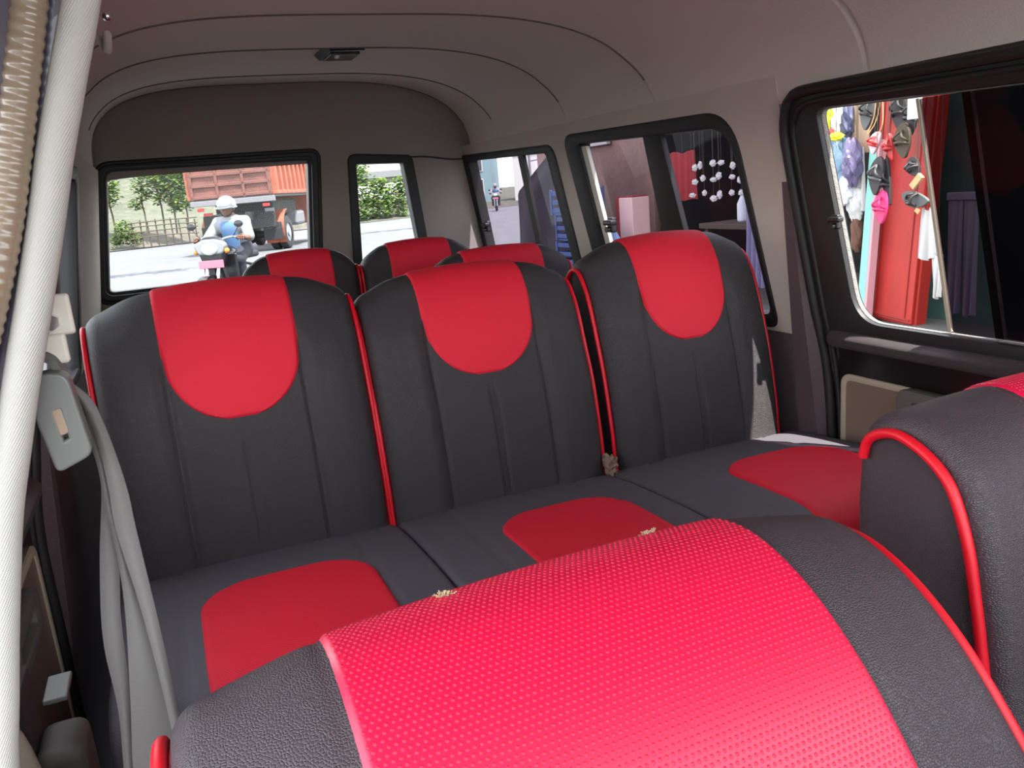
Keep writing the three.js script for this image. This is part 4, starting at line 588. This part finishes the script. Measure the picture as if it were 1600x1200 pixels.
struct('stall_wall_dark', merge([box(0.15, 3.2, 4.0, 5.8, 1.85, -4.7, 0.02), box(1.2, 3.2, 0.12, 5.2, 1.85, -6.52, 0.02)]), M.shopDark, 'dark back of the open stall');
struct('stall_wall_green', box(0.10, 3.0, 4.9, 4.26, 1.75, -0.40, 0.02), M.shopGreen, 'dark green stall wall beside the cabinet');
struct('stall_roof', merge([box(2.2, 0.06, 6.0, 4.9, 2.75, -5.6, 0.02), box(2.0, 0.06, 3.4, 5.0, 2.95, -0.6, 0.02)]), M.roofGrey, 'grey sheet roof of the stalls');
// positions of the goods measured on the plane x = 3.7: [z, y]
const S = (z, y, X = 3.7) => { const k = (X + 0.56) / 4.26; return [X, 1.4 + (y - 1.4) * k, 1.479 + (z - 1.479) * k]; };
const LEAN = 5 * D2R;
{
  const c = thing('red_cabinet', 'tall red cabinet standing on the pavement behind the hanging sandals', 'cabinet', [3.95, 0.27, -2.755]); c.rotation.x = LEAN; const w = 0.44, h = 1.62;
  part('carcass', box(0.10, h, w, 0.05, h / 2, 0, 0.01), M.cabinet, c); part('door', box(0.025, h - 0.05, w - 0.03, -0.012, h / 2, 0, 0.006), M.cabinet, c, 'red panelled door');
  for (const z of [-0.165, -0.11, 0.15]) part('moulding', box(0.012, h - 0.12, 0.008, -0.026, h / 2, z, 0.003), M.cabinetLine, c); part('handle', box(0.02, 0.10, 0.014, -0.035, 0.85, -0.14, 0.005), M.chrome, c); part('moulding', box(0.014, 0.012, w - 0.06, -0.026, 0.05, 0, 0.003), M.cabinetLine, c);
  const p = thing('post', 'pale teal painted post with a pink edge beside the red cabinet', 'post', [3.86, 0.27, -2.90]); p.rotation.x = LEAN;
  part('shaft', box(0.06, 1.22, 0.062, 0, 0.61, 0, 0.004), M.tealPaint, p); part('edge_strip', box(0.064, 1.22, 0.022, 0, 0.61, 0.043, 0.003), M.pinkPaint, p); part('foot', box(0.08, 0.03, 0.11, 0, 0.015, 0.01, 0.004), M.steelGrey, p);
}
function footprint(L, wd) { const s = new THREE.Shape(), n = 36; for (let k = 0; k <= n; k++) { const a = k / n * Math.PI * 2, y = Math.cos(a) * L / 2, q = Math.sin(a), x = q * wd / 2 * (0.86 + 0.16 * Math.cos(a) - 0.14 * Math.cos(2 * a)) + 0.006 * Math.cos(a * 2); k ? s.lineTo(x, y) : s.moveTo(x, y); } return s; }
function sandal(label, at, m, strap, tilt, L = 0.24, wd = 0.095, yaw = -Math.PI / 2, name = 'sandal') {
  const t = thing(name, label, 'sandal', at); t.rotation.set(0, yaw, 0); t.rotateZ(tilt);
  const g = extrude(footprint(L, wd), 0.022, 0.004, 2); g.translate(0, 0, -0.011); part('sole', g, m, t);
  for (const s of [-1, 1]) part('strap', tube([[s * wd * 0.42, -L * 0.02, 0.008], [s * wd * 0.30, L * 0.10, 0.045], [0, L * 0.30, 0.012]], 0.007, 16, 7), strap, t);
  part('cross_strap', tube([[-wd * 0.44, -L * 0.1, 0.008], [-wd * 0.2, -L * 0.05, 0.04], [wd * 0.2, -L * 0.05, 0.04], [wd * 0.44, -L * 0.1, 0.008]], 0.009, 16, 7), strap, t);
  return t;
}
sandal('grey sandal hanging tilted at the top beside the cardboard', S(-2.72, 1.66, 3.72), M.sandalGrey, M.sandalBlack, -0.25, 0.22, 0.10);
sandal('black sandal hanging under the top edge above the red cabinet', S(-2.47, 1.64, 3.74), M.sandalBlack, M.sandalBlack, 0.1, 0.26, 0.11);
sandal('second black sandal overlapping the topmost black one', S(-2.38, 1.60, 3.70), M.sandalBlack, M.sandalBlack, -0.2, 0.24, 0.10);
sandal('olive-brown sandal hanging on the upper red cabinet door', S(-2.44, 1.46, 3.66), M.sandalOlive, M.sandalOlive, 0.05, 0.20, 0.11);
sandal('pale pink sandal hanging by the top of the teal post', S(-2.66, 1.465, 3.66), M.sandalPale, M.sandalRed, -0.3, 0.13, 0.07);
sandal('small red sandal between the pale pink and olive ones', S(-2.54, 1.43, 3.68), M.sandalRed, M.sandalRed, 0.2, 0.16, 0.05);
sandal('black strappy sandal hanging in front of the teal post', S(-2.64, 1.26, 3.62), M.sandalBlack, M.sandalGrey, -0.15, 0.23, 0.10);
sandal('slim dark sandal hanging beside the strappy black one', S(-2.555, 1.22, 3.66), M.sandalBlack, M.sandalBlack, 0.12, 0.28, 0.05);
sandal('bright pink slipper hanging against the red cabinet', S(-2.60, 1.065, 3.64), M.sandalPink, M.sandalPink, -0.05, 0.20, 0.095);
sandal('black sandal at the right edge of the cabinet door', S(-2.355, 1.30, 3.66), M.sandalBlack, M.sandalBlack, 0.5, 0.12, 0.08);
sandal('dark grey sandal lying sideways low on the right', S(-2.34, 1.11, 3.66), M.sandalGrey, M.sandalBlack, 1.35, 0.19, 0.085);
solo('tan_box', 'small tan box tied between two dark sandals', 'box', box(0.025, 0.095, 0.042, 0, 0, 0, 0.004).rotateX(0.75), M.tan, S(-2.33, 1.215, 3.66));
solo('orange_tag', 'tiny orange tag below the dark grey sandal', 'tag', box(0.008, 0.03, 0.035, 0, 0, 0, 0.003).rotateX(0.6), M.tan, S(-2.32, 1.04, 3.66));
function crumple(w, h, d, s, seed_) { const g = new THREE.IcosahedronGeometry(1, 5), p = g.attributes.position; for (let i = 0; i < p.count; i++) { const v = V(p.getX(i), p.getY(i), p.getZ(i)), k = 1 + s * Math.sin(v.x * 5 + seed_) * Math.cos(v.y * 6 + seed_ * 2) + s * 0.6 * Math.sin(v.z * 9 + v.y * 7 + seed_) + s * 0.35 * Math.sin(v.y * 17 + v.z * 13); p.setXYZ(i, v.x * k * w / 2, v.y * k * h / 2, v.z * k * d / 2); } g.computeVertexNormals(); return g; }
function drape(w, h, folds, amp, flare = 1, n = 40, m = 24) { // hanging cloth with real folds, in the y/z plane, thickness 4 mm
  const f = (o) => (a, b) => { const q = 1 + (flare - 1) * b; return V(amp * (0.3 + b) * Math.sin(a * folds * Math.PI * 2 + b) + o, -b * h + 0.01 * Math.sin(a * 9), (a - 0.5) * w * q); };
  return merge([grid(n, m, f(-0.002)), grid(n, m, f(0.002), null, true)]);
}
solo('white_cloth', 'white cloth hanging behind the teal post', 'cloth', drape(0.11, 0.42, 3, 0.012, 1.3), M.clothWhite, S(-2.80, 1.44, 3.84));
solo('white_bundle', 'white bundle hanging low left of the teal post', 'bundle', crumple(0.10, 0.26, 0.13, 0.10, 2), M.clothWhite, S(-2.81, 1.09, 3.84));
solo('brown_bag', 'brown bag hanging under the white bundle', 'bag', crumple(0.08, 0.26, 0.08, 0.10, 5), M.grime, S(-2.80, 0.90, 3.84));
solo('plastic_bag', 'pale blue plastic bag hanging left in the open window', 'bag', crumple(0.12, 0.36, 0.20, 0.16, 1), M.bagBlue, S(-2.97, 1.36, 3.8));
solo('plastic_bag', 'purple-grey plastic bag hanging right of the pale blue one', 'bag', crumple(0.12, 0.30, 0.12, 0.16, 4), M.bagPurple, S(-2.845, 1.36, 3.78));
solo('plastic_bag', 'white plastic bag below the purple-grey one', 'bag', crumple(0.10, 0.20, 0.14, 0.14, 7), M.bagWhite, S(-2.93, 1.17, 3.78));
solo('plastic_bag', 'clear white bag at the top left of the open window', 'bag', crumple(0.10, 0.24, 0.10, 0.16, 9), M.bagWhite, S(-2.98, 1.66, 3.8));
solo('plastic_bag', 'dark blue bag beside the clear white one', 'bag', crumple(0.10, 0.24, 0.09, 0.14, 11), mat({ color: 0x454a66, roughness: 0.6 }), S(-2.90, 1.62, 3.84));
solo('yellow_packet', 'yellow-green packet at the top left of the open window', 'packet', crumple(0.05, 0.16, 0.09, 0.12, 3), M.yellow, S(-3.06, 1.66, 3.76));
solo('yellow_packet', 'yellow-green packet lying lower, under the red scrap', 'packet', crumple(0.05, 0.06, 0.13, 0.12, 6), M.yellow, S(-2.99, 1.53, 3.74));
solo('red_scrap', 'small red scrap hanging over the lower yellow packet', 'packet', crumple(0.03, 0.05, 0.06, 0.12, 8), M.sandalRed, S(-3.04, 1.56, 3.74));
solo('cardboard', 'tan cardboard sheet hanging above the teal post', 'cardboard', box(0.012, 0.36, 0.20, 0, 0, 0, 0.004), M.card, S(-2.80, 1.58, 3.88));
solo('price_card', 'white card with a yellow top hanging at the pane edge', 'card', (() => box(0.008, 0.16, 0.10, 0, 0, 0, 0.003))(), M.clothWhite, S(-2.36, 1.66, 3.6));
solo('yellow_card', 'small yellow card above the white card', 'card', box(0.008, 0.05, 0.10, 0, 0, 0, 0.003), mat({ color: 0xe6d34a, roughness: 0.7 }), S(-2.375, 1.755, 3.6));
solo('hanging_cord', 'thin pale cord looped among the top sandals', 'cord', tube([[0, 0.12, -0.02], [0.01, 0, -0.05], [0, -0.10, -0.09], [0.01, -0.02, -0.03], [0, 0.12, 0.02], [0, -0.04, 0.03], [0, -0.11, -0.01]], 0.0035, 50, 6), M.tan, S(-2.63, 1.62, 3.64));
solo('white_shirt', 'white shirt hanging at the right of the red cabinet', 'shirt', drape(0.07, 0.30, 2, 0.014, 2.0), M.clothWhite, S(-2.25, 1.05, 3.7));
solo('white_sleeve', 'white sleeve hanging below the white shirt', 'cloth', drape(0.08, 0.26, 2, 0.012, 0.6), M.clothWhite, S(-2.165, 0.78, 3.7));
{ const t = thing('trousers', 'grey trousers hanging behind the dark sliding pane', 'trousers', S(-2.0, 1.12, 3.9)); for (const s of [-1, 1]) part('leg', drape(0.10, 0.72, 2, 0.012, 0.9).translate(0, 0, s * 0.055), M.jeans, t); part('waistband', box(0.03, 0.05, 0.23, 0, 0, 0, 0.01), M.jeans, t); }
// goods and walls in the middle side window
{ const b = thing('carton', 'pale pink carton with a red edge standing on a stool', 'carton', [S(-5.56, 0.8, 3.9)[0], 0.72, -5.95]); part('body', box(0.2, 0.46, 0.26, 0, 0.23, 0, 0.008), M.cartonPink, b); part('edge_strip', box(0.206, 0.47, 0.05, -0.002, 0.235, -0.16, 0.006), M.redCloth, b); part('flap', box(0.18, 0.012, 0.24, -0.0, 0.468, 0, 0.004), M.redCloth, b);
  const s = thing('stool', 'low wooden stool under the pale pink carton', 'stool', [3.9, 0.27, -5.95]); part('seat', box(0.4, 0.04, 0.5, 0, 0.43, 0, 0.01), M.wood, s); for (const x of [-0.16, 0.16]) for (const z of [-0.2, 0.2]) part('leg', bar([x, 0, z], [x, 0.42, z], 0.02), M.wood, s); }
solo('wall_lamp', 'pale strip lamp high on the brownish stall wall', 'lamp', box(0.06, 0.06, 0.9, 0, 0, 0, 0.01), M.clothWhite, [4.50, 1.80, -7.9]);
solo('red_cloth', 'red cloth hanging in the dark stall', 'cloth', drape(0.42, 0.45, 4, 0.015), M.redCloth, S(-4.78, 1.55, 4.2));
for (let k = 0; k < 18; k++) { const z = -4.62 + (k % 6) * 0.125 + rr(-0.03, 0.03), y = 1.42 - Math.floor(k / 6) * 0.115 - (k >= 12 ? 0.02 : 0) + rr(-0.03, 0.03); solo('white_packet', `${['first', 'second', 'third', 'fourth', 'fifth', 'sixth'][k % 6]} white sun-fleck scrap from the red cloth, ${['top', 'middle', 'bottom'][Math.floor(k / 6)]} string in the dark stall`, 'packet', crumple(0.03, rr(0.04, 0.07), rr(0.05, 0.09), 0.16, k), M.clothWhite, S(z, y, 3.95), 'white scraps for sun flecks strung in the dark stall'); }  // white scraps put in for bright flecks of sunlight
solo('plastic_sheet', 'streaky plastic sheet hanging at the right of the dark stall', 'sheet', drape(0.30, 1.0, 6, 0.02, 1.3), M.sheetPlastic, S(-3.78, 1.42, 3.9));
{ const t = thing('stall_table', 'dark wooden table in the open stall', 'table', [4.3, 0.27, -4.4]); part('top', box(0.6, 0.05, 1.2, 0, 0.62, 0, 0.01), M.wood, t); for (const x of [-0.25, 0.25]) for (const z of [-0.52, 0.52]) part('leg', box(0.05, 0.6, 0.05, x, 0.3, z, 0.006), M.wood, t); }
for (const [z, h, l, m] of [[-4.62, 0.26, 'clear bottle nearest the red cloth on the stall table', M.bagWhite], [-4.42, 0.30, 'grey-blue bottle in the middle of the stall table', M.bagPurple], [-4.2, 0.24, 'pale blue bottle near the plastic sheet on the stall table', M.bagBlue]]) { const b = thing('bottle', l, 'bottle', [4.2, 0.915, z]); part('body', new THREE.LatheGeometry([[0, 0], [0.045, 0], [0.048, 0.02], [0.048, h * 0.6], [0.018, h * 0.85], [0.018, h]].map(([a, c]) => new THREE.Vector2(a, c)), 20), m, b); part('cap', new THREE.CylinderGeometry(0.021, 0.021, 0.025, 14).translate(0, h + 0.01, 0), M.white, b); }
// seen through the rear quarter window
solo('shaded_wall', 'dark maroon sheet standing for a shaded stall wall', 'shaded_wall', (() => { const A = [S(-7.2, 1.80), S(-8.45, 1.30), S(-8.55, 0.275), S(-6.55, 0.275), S(-6.6, 1.8)].map((p) => V(...p)); const f = (o) => (a, b) => { const l = b < 0.45 ? A[0].clone().lerp(A[1], b / 0.45) : A[1].clone().lerp(A[2], (b - 0.45) / 0.55), r = A[4].clone().lerp(A[3], b); l.lerp(r, a); l.x += 0.04 * Math.sin(a * 14 + b * 3) * b + o; return l; }; return merge([grid(40, 30, f(0)), grid(40, 30, f(0.006), null, true)]); })(), M.maroon);  // dark sheet that paints in a shop wall lying in shade
{ // stacked blue crates before the dark sheet
  const mk = () => { const c = thing('crate', 'blue crate at the bottom of the stack by the dark sheet', 'crate', [3.45, 0.27, -6.28], 0.1, 'blue crates in one stack'); const w = 0.34, d = 0.42, h = 0.26; part('base', box(w, 0.02, d, 0, 0.01, 0, 0.005), M.crateBlue, c); for (const y of [0.05, 0.13, 0.22]) for (const s of [-1, 1]) { part('slat', box(0.014, 0.045, d, s * w / 2, y, 0, 0.004), M.crateBlue, c); part('slat', box(w, 0.045, 0.014, 0, y, s * d / 2, 0.004), M.crateBlue, c); } for (const s of [-1, 1]) for (const q of [-1, 1]) part('corner', box(0.03, h, 0.03, s * w / 2, h / 2, q * d / 2, 0.006), M.crateBlue, c); return c; };
  const c0 = mk(); ['second blue crate from the bottom of the stack', 'third blue crate from the bottom of the stack', 'topmost blue crate of the stack'].forEach((l, k) => copyOf(c0, l, 'blue crates in one stack', [3.45 + rr(-0.02, 0.02), 0.27 + 0.262 * (k + 1), -6.28 + rr(-0.03, 0.03)], rr(-0.1, 0.2)));
  solo('sack', 'white sack tucked in the top blue crate', 'sack', crumple(0.2, 0.22, 0.3, 0.1, 3), M.clothWhite, [3.45, 1.43, -6.28]);
  solo('sack', 'pale blue sack leaning beside the crate stack', 'sack', crumple(0.3, 0.7, 0.4, 0.1, 6), mat({ color: 0x7ba3d0, roughness: 0.8 }), [3.5, 0.62, -5.88]);
}
{ const p = thing('street_pole', 'thin grey street pole seen through the rear quarter window', 'pole', [9.2, 0, -20.2]); part('shaft', bar([0, 0, 0], [0, 4.5, 0], 0.035, 10), M.steelGrey, p); part('foot', box(0.2, 0.06, 0.2, 0, 0.03, 0, 0.01), M.steelGrey, p); part('arm', bar([0, 2.0, 0], [0.9, 2.1, 0], 0.02), M.steelGrey, p); }
function hang(o, top = 2.72) { // thin cord from a hung thing up to the stall roof
  o.updateMatrixWorld(); const up = V(0, 1, 0).applyQuaternion(o.quaternion.clone().invert()), h = top - o.position.y; part('cord', bar([0, 0, 0], up.multiplyScalar(h).toArray(), 0.0018, 5), M.wood, o);
}
for (const o of [...scene.children]) if (/^(sandal|plastic_bag|white_cloth|white_bundle|brown_bag|yellow_packet|red_scrap|cardboard|price_card|yellow_card|white_shirt|white_sleeve|trousers|tan_box|orange_tag|red_cloth|white_packet|plastic_sheet|hanging_cord)(_\d+)?$/.test(o.name)) hang(o, o.position.z > -2.3 ? 2.92 : 2.72);
//@@END
renderAll();
function renderAll() {
  const renderer = new THREE.WebGLRenderer({ antialias: true });
  renderer.toneMapping = THREE.LinearToneMapping; renderer.toneMappingExposure = EXPOSURE;
  renderer.shadowMap.enabled = true; renderer.shadowMap.type = THREE.PCFSoftShadowMap;
  renderer.render(scene, camera);
}
